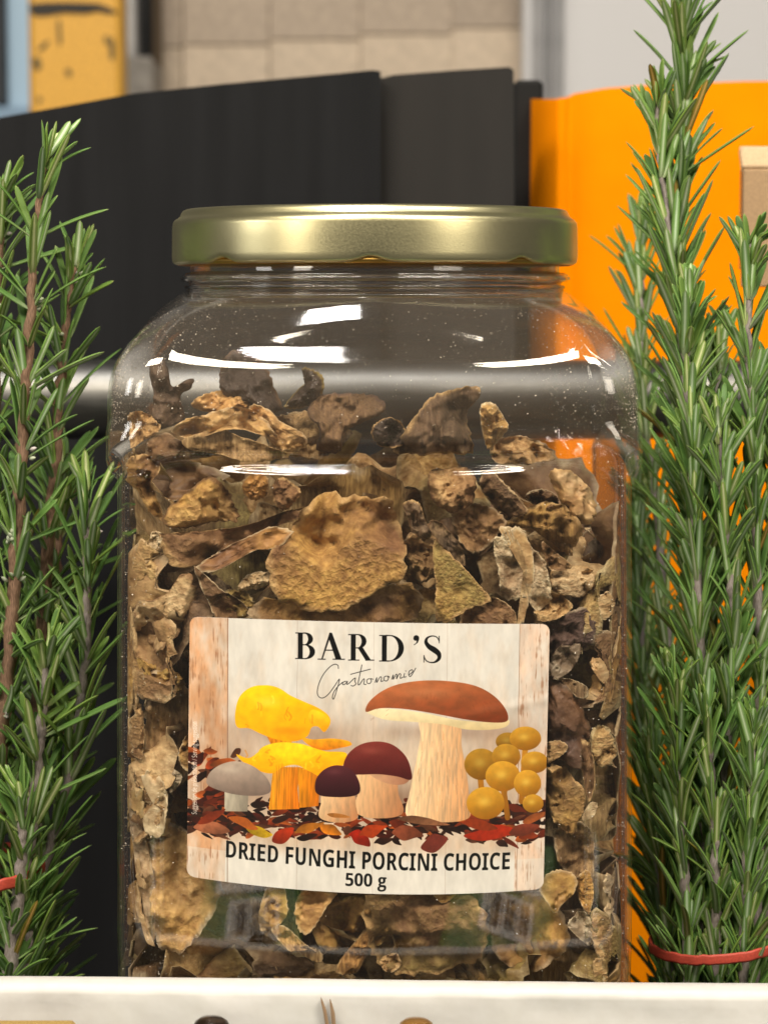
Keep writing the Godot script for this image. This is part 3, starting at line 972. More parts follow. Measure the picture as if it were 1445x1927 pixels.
func leaf_shape(cx: float, cy: float, len_: float, wid: float, turn: float, c1: Color, c2: Color) -> void:
	var px := []
	for q in [[-0.5, 0.0], [-0.25, -0.42], [0.05, -0.5], [0.3, -0.28], [0.5, 0.05], [0.25, 0.35], [-0.1, 0.48], [-0.35, 0.3]]:
		var v := Vector2(q[0] * len_, (q[1] + rng.randf_range(-0.12, 0.12)) * wid).rotated(turn)
		px.append(cx + v.x); px.append(cy + v.y)
	shape(px, c1, c2, Vector2(rng.randf_range(-1, 1), rng.randf_range(-1, 1)), 0.3, Vector2(0.05, 0.05))

func print_label() -> ImageTexture:
	ink_rgb.resize(TW * TH * 3)
	cover.resize(TW * TH)
	rng.seed = 99
	# whitewashed planks, tan at both ends
	var paper := Color(0.835, 0.815, 0.78)
	for y in TH:
		for x in TW:
			var px := x / TS + 358.0; var py := y / TS + 1160.0
			var n := nz.get_noise_2d(x * 0.012, y * 0.004) * 0.06 + nz.get_noise_2d(x * 0.05, y * 0.02 + 90) * 0.03
			var c := paper * (1.0 + n)
			var worn := nz.get_noise_2d(x * 0.006 + 31, y * 0.003) * 0.5 + nz.get_noise_2d(x * 0.03 + 7, y * 0.011) * 0.45
			var tan_ := 0.0
			if px < 431: tan_ = clampf(0.72 - (py - 1190) * 0.0002 + worn * 0.9 - smoothstep(0.0, 1.0, (px - 395) / 50.0) * 0.25, 0.0, 1.0)
			elif px > 977: tan_ = clampf(0.5 + worn * 0.7, 0.0, 1.0)
			else: tan_ = clampf(smoothstep(1240.0, 1440.0, py) * 0.55 + worn * 0.3, 0.0, 1.0) * smoothstep(1600.0, 1560.0, py)
			if py > 1590.0: tan_ *= 0.55
			var tone := Color(0.80, 0.60, 0.44) if px < 431 else (Color(0.84, 0.68, 0.56) if px > 977 else Color(0.74, 0.60, 0.47))
			c = c.lerp(tone * (1.0 + n * 2.5), tan_)
			if px < 431 or px > 977:
				var streak := nz.get_noise_2d(x * 0.10, y * 0.007 + 300) * 0.7 + nz.get_noise_2d(x * 0.02, y * 0.02 + 500) * 0.35
				if streak > 0.22: c = c.lerp(Color(0.55, 0.35, 0.22), clampf((streak - 0.22) * 2.2, 0, 0.6))
			var i := (y * TW + x) * 3
			ink_rgb[i] = c.r; ink_rgb[i + 1] = c.g; ink_rgb[i + 2] = c.b
	for q in [[430, 0.75, 2.0], [561, 0.28, 1.4], [704, 0.22, 1.2], [841, 0.28, 1.3], [977, 0.55, 1.7]]:
		var pts := PackedVector2Array()
		for k in 24: pts.append(lab(q[0] + nz.get_noise_1d(k * 0.4 + q[0]) * 1.2, 1150 + k * 24))
		add_stroke(pts, q[2])
		ink(Color(0.42, 0.26, 0.17), Color(0.42, 0.26, 0.17), Vector2.ZERO, 0.0, Vector2.ONE, Rect2(0, 0, TW, TH), q[1])
	# print behind the mushrooms
	for q in [[530, 1372, 110, 26, 0.35], [840, 1372, 140, 20, 0.40], [620, 1400, 60, 40, 0.25], [955, 1400, 80, 70, 0.25], [440, 1440, 70, 70, 0.35], [700, 1500, 300, 36, 0.55]]:
		soft(q[0], q[1], q[2], q[3], Color(0.42, 0.28, 0.20), q[4])
	# heap of fallen leaves
	var lc := [Color(0.30, 0.10, 0.06), Color(0.45, 0.16, 0.08), Color(0.22, 0.10, 0.07), Color(0.60, 0.22, 0.09), Color(0.40, 0.22, 0.14), Color(0.16, 0.07, 0.05), Color(0.70, 0.33, 0.13)]
	for k in 70:
		var a: Color = lc[k % 7]
		leaf_shape(rng.randf_range(345, 460), rng.randf_range(1400, 1560), rng.randf_range(24, 52), rng.randf_range(9, 20), rng.randf_range(-1.3, 0.6), a, a * 0.5)
	for k in 260:
		var a: Color = lc[rng.randi_range(0, 5)] * 0.6
		leaf_shape(rng.randf_range(350, 1035), rng.randf_range(1506, 1566) - 8 * cos(k * 0.3), rng.randf_range(10, 28), rng.randf_range(5, 12), rng.randf_range(-0.9, 0.9), a, a * 0.6)
	for k in 190:
		var a: Color = lc[rng.randi_range(0, 6)]
		leaf_shape(rng.randf_range(350, 1035), rng.randf_range(1512, 1572) - 10 * cos(k * 0.3), rng.randf_range(18, 50), rng.randf_range(6, 16), rng.randf_range(-0.6, 0.6), a, a * 0.55)
	# chanterelles
	var ye := Color(0.99, 0.80, 0.07); var yo := Color(0.95, 0.60, 0.02)
	shape([516, 1440, 568, 1440, 562, 1480, 566, 1518, 508, 1520, 512, 1480], Color(0.90, 0.60, 0.12), Color(0.80, 0.42, 0.06), Vector2(0.9, 0.3), 0.3, Vector2(0.10, 0.012), 1.0, false)
	shape([562, 1440, 605, 1446, 602, 1512, 566, 1516], Color(0.86, 0.54, 0.08), Color(0.72, 0.38, 0.05), Vector2(0.9, 0.3), 0.3, Vector2(0.10, 0.012), 1.0, false)
	shape([504, 1382, 556, 1382, 548, 1400, 545, 1425, 520, 1425, 512, 1398], Color(0.84, 0.47, 0.05), Color(0.95, 0.62, 0.07), Vector2(1, 0), 0.3, Vector2(0.10, 0.02), 1.0, false)
	shape([567, 1384, 590, 1388, 625, 1386, 655, 1390, 663, 1398, 640, 1404, 612, 1408, 588, 1402], Color(0.96, 0.66, 0.12), Color(0.84, 0.45, 0.04), Vector2(0, 1), 0.25)
	shape([446, 1417, 470, 1424, 495, 1408, 520, 1400, 550, 1396, 585, 1402, 615, 1410, 654, 1414, 640, 1445, 610, 1458, 585, 1448, 560, 1436, 535, 1440, 515, 1452, 490, 1448, 465, 1436], ye, yo, Vector2(0.2, 0.9), 0.10, Vector2(0.03, 0.05))
	shape([498, 1402, 530, 1394, 575, 1398, 600, 1412, 575, 1428, 540, 1434, 505, 1430, 488, 1416], Color(1.0, 0.83, 0.12), Color(0.98, 0.72, 0.04), Vector2(0, 1), 0.15)
	shape([444, 1342, 452, 1310, 474, 1291, 505, 1287, 528, 1293, 548, 1306, 575, 1318, 602, 1330, 620, 1344, 623, 1358, 612, 1374, 600, 1364, 588, 1366, 580, 1382, 556, 1392, 520, 1388, 492, 1378, 470, 1368, 448, 1366], ye, yo, Vector2(0.25, 0.8), 0.11, Vector2(0.025, 0.03))
	shape([590, 1332, 618, 1345, 622, 1358, 612, 1373, 602, 1362, 590, 1362, 582, 1348], Color(1.0, 0.80, 0.14), Color(0.94, 0.58, 0.03), Vector2(0, 1), 0.15)
	for k in 9:
		var pts := smooth(labs([522 + k * 5, 1438, 524 + k * 4.3, 1470, 522 + k * 4.6, 1512]), 4, false)
		add_stroke(pts, 1.3)
	ink(Color(0.62, 0.30, 0.03), Color(0.62, 0.30, 0.03), Vector2.ZERO, 0, Vector2.ONE, Rect2(lab(500, 1430), Vector2(120, 140)), 0.5)
	# folds and frills of the chanterelles
	for k in 26:
		var low: bool = k % 2 == 0
		var x := rng.randf_range(462, 632) if low else rng.randf_range(460, 606)
		var y := rng.randf_range(1408, 1440) if low else rng.randf_range(1300, 1374)
		if not low and y < 1300 + absf(x - 510) * 0.38: continue
		var bend := rng.randf_range(-8, 8)
		var reach := rng.randf_range(8, 26)
		add_stroke(smooth(labs([x, y, x + bend, y + reach * 0.4, x + bend * 0.4, y + reach * (0.5 if low else 0.7)]), 4, false), rng.randf_range(2.0, 6.0))
		var dark: bool = k % 3 != 0
		ink(Color(0.78, 0.40, 0.02) if dark else Color(1.0, 0.90, 0.30), Color(0.85, 0.50, 0.03) if dark else Color(1.0, 0.86, 0.22), Vector2(0, 1), 0.2, Vector2(0.05, 0.05), Rect2(lab(440, 1280), Vector2(340, 280)), 0.42)
	soft(505, 1318, 26, 12, Color(1.0, 0.90, 0.34), 0.5)
	soft(548, 1372, 30, 9, Color(0.80, 0.42, 0.03), 0.4)
	# grey mushroom at the left
	shape([424, 1478, 470, 1482, 468, 1524, 424, 1524], Color(0.74, 0.70, 0.62), Color(0.50, 0.46, 0.40), Vector2(0.9, 0.2), 0.2, Vector2(0.08, 0.02), 1.0, false)
	shape([391, 1474, 396, 1452, 418, 1436, 448, 1430, 480, 1440, 505, 1462, 512, 1484, 496, 1493, 460, 1494, 424, 1488], Color(0.72, 0.64, 0.57), Color(0.44, 0.37, 0.33), Vector2(0.25, 0.9), 0.18, Vector2(0.03, 0.03))
	# the dark and the red-brown bolete
	shape([676, 1452, 742, 1452, 752, 1490, 762, 1520, 740, 1532, 690, 1532, 668, 1516, 676, 1486], Color(0.90, 0.74, 0.55), Color(0.66, 0.44, 0.29), Vector2(0.8, 0.3), 0.2, Vector2(0.07, 0.015))
	shape([700, 1448, 760, 1452, 774, 1458, 762, 1470, 735, 1470, 705, 1458], Color(0.80, 0.62, 0.47), Color(0.60, 0.40, 0.30), Vector2(1, 0), 0.1)
	shape([648, 1440, 656, 1416, 680, 1397, 712, 1391, 742, 1398, 766, 1420, 776, 1448, 774, 1462, 750, 1456, 715, 1452, 680, 1453, 660, 1452], Color(0.50, 0.20, 0.17), Color(0.26, 0.08, 0.08), Vector2(0.1, 0.9), 0.15, Vector2(0.03, 0.03))
	shape([612, 1488, 664, 1488, 672, 1512, 674, 1534, 650, 1542, 618, 1540, 602, 1530, 606, 1508], Color(0.90, 0.76, 0.58), Color(0.68, 0.46, 0.30), Vector2(0.7, 0.4), 0.2, Vector2(0.06, 0.02))
	shape([595, 1482, 598, 1460, 614, 1443, 636, 1436, 660, 1442, 676, 1462, 679, 1486, 660, 1494, 626, 1495, 604, 1492], Color(0.34, 0.15, 0.17), Color(0.15, 0.05, 0.07), Vector2(0.1, 0.9), 0.12, Vector2(0.04, 0.04))
	# the big porcini
	shape([794, 1348, 862, 1356, 870, 1400, 880, 1450, 885, 1500, 884, 1532, 830, 1540, 768, 1530, 774, 1480, 786, 1420, 792, 1380], Color(0.95, 0.84, 0.68), Color(0.76, 0.54, 0.35), Vector2(0.75, 0.15), 0.28, Vector2(0.11, 0.012))
	shape([690, 1336, 700, 1330, 740, 1330, 800, 1338, 860, 1350, 920, 1354, 957, 1350, 954, 1362, 925, 1368, 880, 1368, 830, 1358, 775, 1354, 725, 1350], Color(0.93, 0.88, 0.72), Color(0.80, 0.70, 0.50), Vector2(0.2, 0.7), 0.08)
	shape([690, 1336, 695, 1318, 718, 1298, 750, 1284, 795, 1277, 845, 1278, 892, 1286, 925, 1302, 948, 1324, 957, 1344, 950, 1354, 915, 1354, 870, 1348, 815, 1338, 760, 1330, 715, 1329], Color(0.72, 0.42, 0.25), Color(0.45, 0.20, 0.10), Vector2(0.35, 0.75), 0.26, Vector2(0.02, 0.035))
	# bloom and gloss on the big cap, streaks on its foot
	soft(800, 1298, 60, 12, Color(0.80, 0.52, 0.34), 0.45)
	soft(905, 1326, 34, 12, Color(0.62, 0.32, 0.17), 0.5)
	for k in 40:
		var x := rng.randf_range(700, 945); var y := 1285 + pow(absf(x - 825) / 120.0, 2.0) * 34 + rng.randf_range(4, 34)
		add_stroke(labs([x, y, x + (x - 825) * 0.05, y + rng.randf_range(3, 8)]), 1.5)
		ink(Color(0.40, 0.17, 0.08), Color(0.40, 0.17, 0.08), Vector2.ZERO, 0, Vector2.ONE, Rect2(lab(680, 1270), Vector2(430, 150)), 0.22)
	for k in 60:
		var y := rng.randf_range(1370, 1515)
		var half := lerpf(34, 52, (y - 1370) / 150.0)
		var x := 829 + rng.randf_range(-half, half)
		add_stroke(labs([x, y, x + (x - 829) * 0.06, y + rng.randf_range(6, 18)]), 1.5)
		var dark: bool = k % 2 == 0
		ink(Color(0.60, 0.38, 0.22) if dark else Color(0.99, 0.91, 0.78), Color(0.60, 0.38, 0.22) if dark else Color(0.99, 0.91, 0.78), Vector2.ZERO, 0, Vector2.ONE, Rect2(lab(750, 1350), Vector2(230, 290)), 0.35)
	soft(700, 1408, 26, 8, Color(0.66, 0.34, 0.28), 0.4)
	soft(630, 1448, 16, 6, Color(0.48, 0.26, 0.27), 0.4)
	soft(436, 1446, 26, 9, Color(0.82, 0.75, 0.68), 0.5)
	# honey mushrooms
	for q in [[958, 1404, 950, 1500], [990, 1400, 984, 1500], [905, 1450, 912, 1520], [950, 1480, 958, 1530], [1004, 1440, 1000, 1500]]:
		add_stroke(labs(q), 16.0)
	ink(Color(0.74, 0.50, 0.14), Color(0.50, 0.30, 0.06), Vector2(0, 1), 0.2, Vector2(0.08, 0.02), Rect2(lab(880, 1395), Vector2(260, 220)))
	for q in [[957, 1390, 23, 17, 0.75], [907, 1432, 32, 29, 0.82], [990, 1384, 30, 22, 0.95], [954, 1417, 27, 23, 0.9], [1008, 1428, 26, 20, 0.95], [948, 1454, 33, 28, 1.0], [995, 1467, 26, 25, 1.0], [916, 1504, 36, 30, 1.0], [1006, 1504, 20, 17, 0.95]]:
		var px := arc(q[0], q[1], q[2], q[3], 0, 340, 12)
		shape(px, Color(0.86, 0.64, 0.20) * q[4], Color(0.54, 0.33, 0.05) * q[4], Vector2(0.25, 0.8), 0.15, Vector2(0.04, 0.04))
		soft(q[0] - 3, q[1] - 3, q[2] * 0.42, q[3] * 0.36, Color(0.95, 0.80, 0.36) * q[4], 0.55)
	# leaves lying in front
	for q in [[400, 1556, 70, 22, 0.1, Color(0.72, 0.42, 0.28)], [490, 1561, 52, 20, 0.2, Color(0.83, 0.66, 0.10)], [535, 1566, 48, 26, -0.5, Color(0.72, 0.20, 0.07)], [585, 1552, 60, 16, -0.3, Color(0.78, 0.46, 0.12)], [625, 1556, 44, 18, 0.3, Color(0.84, 0.48, 0.10)], [680, 1572, 46, 26, 0.5, Color(0.66, 0.13, 0.05)], [705, 1556, 56, 22, -0.3, Color(0.76, 0.26, 0.08)], [770, 1560, 60, 26, 0.1, Color(0.55, 0.27, 0.17)], [820, 1578, 54, 28, -0.4, Color(0.50, 0.20, 0.15)], [800, 1538, 100, 14, 0.12, Color(0.56, 0.36, 0.24)], [930, 1560, 110, 26, -0.1, Color(0.74, 0.18, 0.06)], [905, 1545, 70, 18, 0.2, Color(0.62, 0.22, 0.08)], [990, 1552, 60, 22, -0.3, Color(0.52, 0.22, 0.14)], [460, 1545, 60, 18, 0.4, Color(0.80, 0.40, 0.14)], [640, 1530, 44, 10, 0.1, Color(0.80, 0.50, 0.22)], [400, 1535, 60, 16, -0.5, Color(0.56, 0.20, 0.09)], [1010, 1530, 50, 14, -0.4, Color(0.66, 0.34, 0.16)]]:
		leaf_shape(q[0], q[1], q[2], q[3], q[4], q[5], q[5] * 0.62)
	var black := Color(0.035, 0.028, 0.03)
	title(black)
	script_word(black)
	write("DRIED FUNGHI PORCINI CHOICE", 700, Vector2(427, 1610), Vector2(963, 1625.5), 30.5, black)
	write("500 g", 700, Vector2(653, 1658), Vector2(730, 1660), 22.5, black)
	write("Suggestion de présentation / Serving suggestion", 400, Vector2(371, 1531), Vector2(372, 1357), 9.5, Color(0.93, 0.90, 0.86))
	var data := PackedByteArray()
	data.resize(TW * TH * 3)
	for k in data.size(): data[k] = int(clampf(ink_rgb[k], 0.0, 1.0) * 255.0)
	return ImageTexture.create_from_image(Image.create_from_data(TW, TH, false, Image.FORMAT_RGB8, data))

func on_panel(px: float, py: float) -> Vector3:
	# where a photographed point of the label lies on the bulging front panel
	var z := 0.084
	var p := Vector3.ZERO
	for k in 5:
		p = at(px, py, z)
		z = panel_front(p.x - JX, p.y)
	return p

func label_sheet() -> void:
	var tl := on_panel(358, 1160); var tr := on_panel(1034, 1174); var bl := on_panel(352, 1648); var br := on_panel(1022, 1672)
	var m := M.new()
	var nu := 81; var nv := 61
	var width := tl.distance_to(tr); var height := tl.distance_to(bl)
	var rad := 0.0026
	for side in 2:
		for b in nv:
			var fb := b / float(nv - 1)
			if b < 5: fb = [0.0, 0.15, 0.4, 0.8, 1.2][b] * rad / height
			if b > nv - 6: fb = 1.0 - [1.2, 0.8, 0.4, 0.15, 0.0][b - nv + 5] * rad / height
			var d := minf(fb, 1.0 - fb) * height
			var inset := (rad - sqrt(maxf(rad * rad - (rad - d) * (rad - d), 0.0))) / width if d < rad else 0.0
			for a in nu:
				var fa := lerpf(inset, 1.0 - inset, a / float(nu - 1))
				var p := tl.lerp(tr, fa).lerp(bl.lerp(br, fa), fb)
				var lift := 0.00045 + 0.00016 * nz.get_noise_2d(p.x * 55.0, p.y * 55.0)
				# a shallow crease in the paper running up to the right edge
				var crease := (fb - 0.36 + (fa - 0.72) * 0.28)
				lift += 0.00035 * exp(-pow(crease / 0.012, 2.0)) * smoothstep(0.62, 0.8, fa)
				p.z = panel_front(p.x - JX, p.y) + (lift if side == 0 else 0.0002)
				p.y -= 0.0026 * (1.0 - pow(2.0 * fa - 1.0, 2.0)) * fb * fb
				m.point(p - Vector3(JX, 0, 0), Vector2(fa, fb * 732.0 / 744.0))
		if side == 0:
			for k in nv - 1:
				for j in nu - 1:
					m.quad((k + 1) * nu + j, (k + 1) * nu + j + 1, k * nu + j + 1, k * nu + j)
	var first := nu * nv
	var back := M.new()
	for k in range(first, first * 2): back.point(m.v[k], m.u[k])
	for k in nv - 1:
		for j in nu - 1:
			back.quad(k * nu + j, k * nu + j + 1, (k + 1) * nu + j + 1, (k + 1) * nu + j)
	m.v.resize(first); m.u.resize(first); m.c.resize(first)
	var pm := mat(Color.WHITE, 0.42)
	pm.albedo_texture = print_label()
	var o := put("label", m.done(), pm, get_node("plastic_jar"))
	put("paper_back", back.done(), mat(lin(0.7, 0.7, 0.68), 0.8), o)

# ---------------------------------------------------------------- the dried mushrooms
var mush_mats: Array = []

func mushroom_materials() -> void:
	var mottle := noise_tex(0.03, FastNoiseLite.TYPE_SIMPLEX_SMOOTH, 5, 101, Color(0.60, 0.52, 0.44), Color(1.0, 1.0, 1.0))
	var fibre := noise_tex(0.03, FastNoiseLite.TYPE_SIMPLEX_SMOOTH, 4, 102, Color(0.48, 0.42, 0.36), Color(1.0, 1.0, 1.0))
	var wrinkle := noise_tex(0.022, FastNoiseLite.TYPE_SIMPLEX_SMOOTH, 4, 103, Color.BLACK, Color.WHITE, false, 512, true)
	var pits := noise_tex(0.05, FastNoiseLite.TYPE_SIMPLEX_SMOOTH, 5, 104, Color.BLACK, Color.WHITE)
	for k in 4:
		var m := mat(Color.WHITE, [0.78, 0.82, 0.85, 0.62][k])
		m.vertex_color_use_as_albedo = true
		m.albedo_texture = fibre if k == 1 else mottle
		m.uv1_triplanar = true
		m.uv1_scale = [Vector3(17, 17, 17), Vector3(46, 8, 46), Vector3(26, 26, 26), Vector3(13, 13, 13)][k]
		m.heightmap_enabled = true
		m.heightmap_texture = [wrinkle, fibre, pits, wrinkle][k]
		m.heightmap_scale = [0.075, 0.08, 0.05, 0.04][k]
		mush_mats.append(m)

const TONES := {
	"ochre": [0.68, 0.42, 0.115], "tan": [0.72, 0.49, 0.22], "pale": [0.83, 0.64, 0.37], "cream": [0.84, 0.73, 0.49], "brown": [0.285, 0.160, 0.064],
	"umber": [0.175, 0.110, 0.058], "dark": [0.062, 0.041, 0.030], "plum": [0.135, 0.080, 0.062], "olive": [0.38, 0.30, 0.095], "orange": [0.70, 0.385, 0.11], "grey": [0.50, 0.43, 0.32], "rust": [0.30, 0.150, 0.060],
}

func tone(n: String) -> Color:
	return Color(TONES[n][0], TONES[n][1], TONES[n][2])

func inside(p: Vector3, gap: float) -> Vector3:
	# pressed against the inner wall of the jar where it would poke through; p from the jar's middle
	var y := maxf(p.y, -0.0225)
	var w := jar_width(y) - gap - 0.0015
	var d := w * (HZ / HX) - 0.0006
	var rc := ROUND
	var x := absf(p.x); var z := absf(p.z)
	var front := panel_front(p.x, minf(y, 0.15)) - gap if p.z > 0.0 else d
	if y < 0.012: front = minf(front, d)
	x = minf(x, w)
	z = minf(z, maxf(front, d) if absf(p.x) < w - rc else d)
	if p.z > 0.0 and absf(p.x) < w - rc: z = minf(z, front)
	var q := Vector2(x - (w - rc), z - (d - rc))
	if q.x > 0.0 and q.y > 0.0 and q.length() > rc:
		q = q.normalized() * rc
		x = w - rc + q.x; z = d - rc + q.y
	return Vector3(x * signf(p.x), y, z * signf(p.z))

func slice(poly: PackedVector2Array, basis: Basis, origin: Vector3, c1: Color, c2: Color, rim: Color, thick: float, relief: float, curl: float, fine: float, fibre: float, seed_: int, rings := 19, sectors := 66) -> ArrayMesh:
	# a dried slice: an outline with thickness, folds and curled edges. poly in metres round the slice's middle, origin from the jar's middle
	var edge := resampled(smooth(poly, 4, true), sectors)
	var mid := Vector2.ZERO
	for p in edge: mid += p / sectors
	var size := 0.0
	for p in edge: size += p.distance_to(mid) / sectors
	var m := M.new()
	var o := float(seed_) * 7.31
	var inv := 1.0 / size
	var f := 1.0 / 0.02
	var d1 := Vector2.RIGHT.rotated(rng.randf() * TAU)
	var d2 := d1.rotated(rng.randf_range(0.9, 2.2))
	var lean := Vector2(rng.randf_range(-1, 1), rng.randf_range(-1, 1))
	for side in 2:
		for k in rings + 1:
			var r := pow(k / float(rings), 0.8)
			for j in sectors:
				var e := edge[j]
				e += (e - mid) * (0.10 * nz.get_noise_2d(j * 0.55 + o, 3.0) if k > 0 else 0.0) * r
				var p := mid + (e - mid) * r
				var lo := nz.get_noise_3d(p.x * inv * 0.9 + o, p.y * inv * 0.9, 1.0)
				var warp := Vector2(nz.get_noise_2d(p.x * f * 0.8 + o, p.y * f * 0.8 + 70.0), nz.get_noise_2d(p.x * f * 0.8 + o + 40.0, p.y * f * 0.8)) * 0.012
				var md := nw.get_noise_3d((p.x + warp.x) * f * 0.8 + o, (p.y + warp.y) * f * 0.8, 5.0 + lo)
				md = clampf(md, 0.0, 0.9)
				var hi := nz.get_noise_3d(p.x * f * 5.0 + o, p.y * f * 5.0, 9.0)
				if fibre > 0.0: md = lerpf(md, nz.get_noise_2d(p.x * f * 7.0 + o, p.y * f * 0.7), fibre)
				var z := relief * lo * 2.0 + fine * (md - 0.35) * 0.7 + fine * 0.14 * hi + curl * 1.5 * pow(r, 3.0) * (0.6 + 0.9 * nz.get_noise_2d(cos(TAU * j / sectors) * 0.9 + o, sin(TAU * j / sectors) * 0.9))
				# creases where the sheet has folded in drying
				for d in [d1, d2]:
					var fold := (p - mid).dot(d) * inv * 0.95 + 0.55 * nz.get_noise_2d(p.x * inv * 0.8 + o, p.y * inv * 0.8 + d.x * 9.0)
					var saw := absf(fposmod(fold + 0.5, 2.0) - 1.0) * 2.0 - 1.0
					z += relief * 0.75 * (saw - 0.25 * saw * saw * saw)
				z += (p - mid).dot(lean) * 0.22
				var th := thick * 0.45 * (0.75 + 0.5 * nz.get_noise_2d(p.x * inv * 1.7 + o + 50.0, p.y * inv * 1.7)) * sqrt(maxf(1.0 - pow(r, 5.0) * 0.96, 0.0))
				z += th * 0.5 if side == 0 else -th * 0.5
				var q := inside(origin + basis * Vector3(p.x, p.y, z), 0.0016 if side == 0 else 0.0024) - origin
				# blotches of skin and flesh; the cut rim paler where it frays
				var t := clampf(0.5 + 1.0 * nz.get_noise_3d(p.x * f * 0.5 + o, p.y * f * 0.5, 20.0) + 0.2 * hi, 0.0, 1.0)
				var c := c1.lerp(c2, t)
				var fray := smoothstep(0.88, 1.0, r + 0.16 * nz.get_noise_3d(p.x * f * 2.2 + o, p.y * f * 2.2, 33.0))
				c = c.lerp(rim, fray * 0.9)
				m.point(q, Vector2.ZERO, c)
	var n := sectors * (rings + 1)
	for k in rings:
		for j in sectors:
			var j2 := (j + 1) % sectors
			m.quad(k * sectors + j, (k + 1) * sectors + j, (k + 1) * sectors + j2, k * sectors + j2)
			m.quad(n + k * sectors + j2, n + (k + 1) * sectors + j2, n + (k + 1) * sectors + j, n + k * sectors + j)
	for j in sectors:
		var j2 := (j + 1) % sectors
		m.quad(rings * sectors + j, n + rings * sectors + j, n + rings * sectors + j2, rings * sectors + j2)
	return m.done()

func piece(label: String, px: Array, back: float, tones: Array, kind := 0, thick := 0.005, relief := 0.005, curl := 0.003, fine := 0.0016, called := "dried_mushroom") -> void:
	# px: the outline as photographed; back: metres behind the front panel
	var cx := 0.0; var cy := 0.0
	for k in range(0, px.size(), 2):
		cx += px[k] / (px.size() / 2.0); cy += px[k + 1] / (px.size() / 2.0)
	var z := 0.078
	var c := at(cx, cy, z)
	for k in 3:
		z = inside(Vector3(c.x - JX, clampf(c.y, -0.02, 0.15), 0.09), 0.0).z - back
		c = at(cx, cy, z)
	var poly := outline(px, z, c)
	var k := taken.get("slices", 0) as int
	taken["slices"] = k + 1
	var mesh := slice(poly, Basis.IDENTITY, c - Vector3(JX, 0, 0), tone(tones[0]), tone(tones[1]), tone(tones[2]) if tones.size() > 2 else tone(tones[0]).lerp(tone("cream"), 0.45), thick, relief, curl, fine, 1.0 if kind == 1 else 0.0, k + 3)
	tag(put(called, mesh, mush_mats[kind], null, c), label, "dried mushroom", "dried mushrooms in the jar")

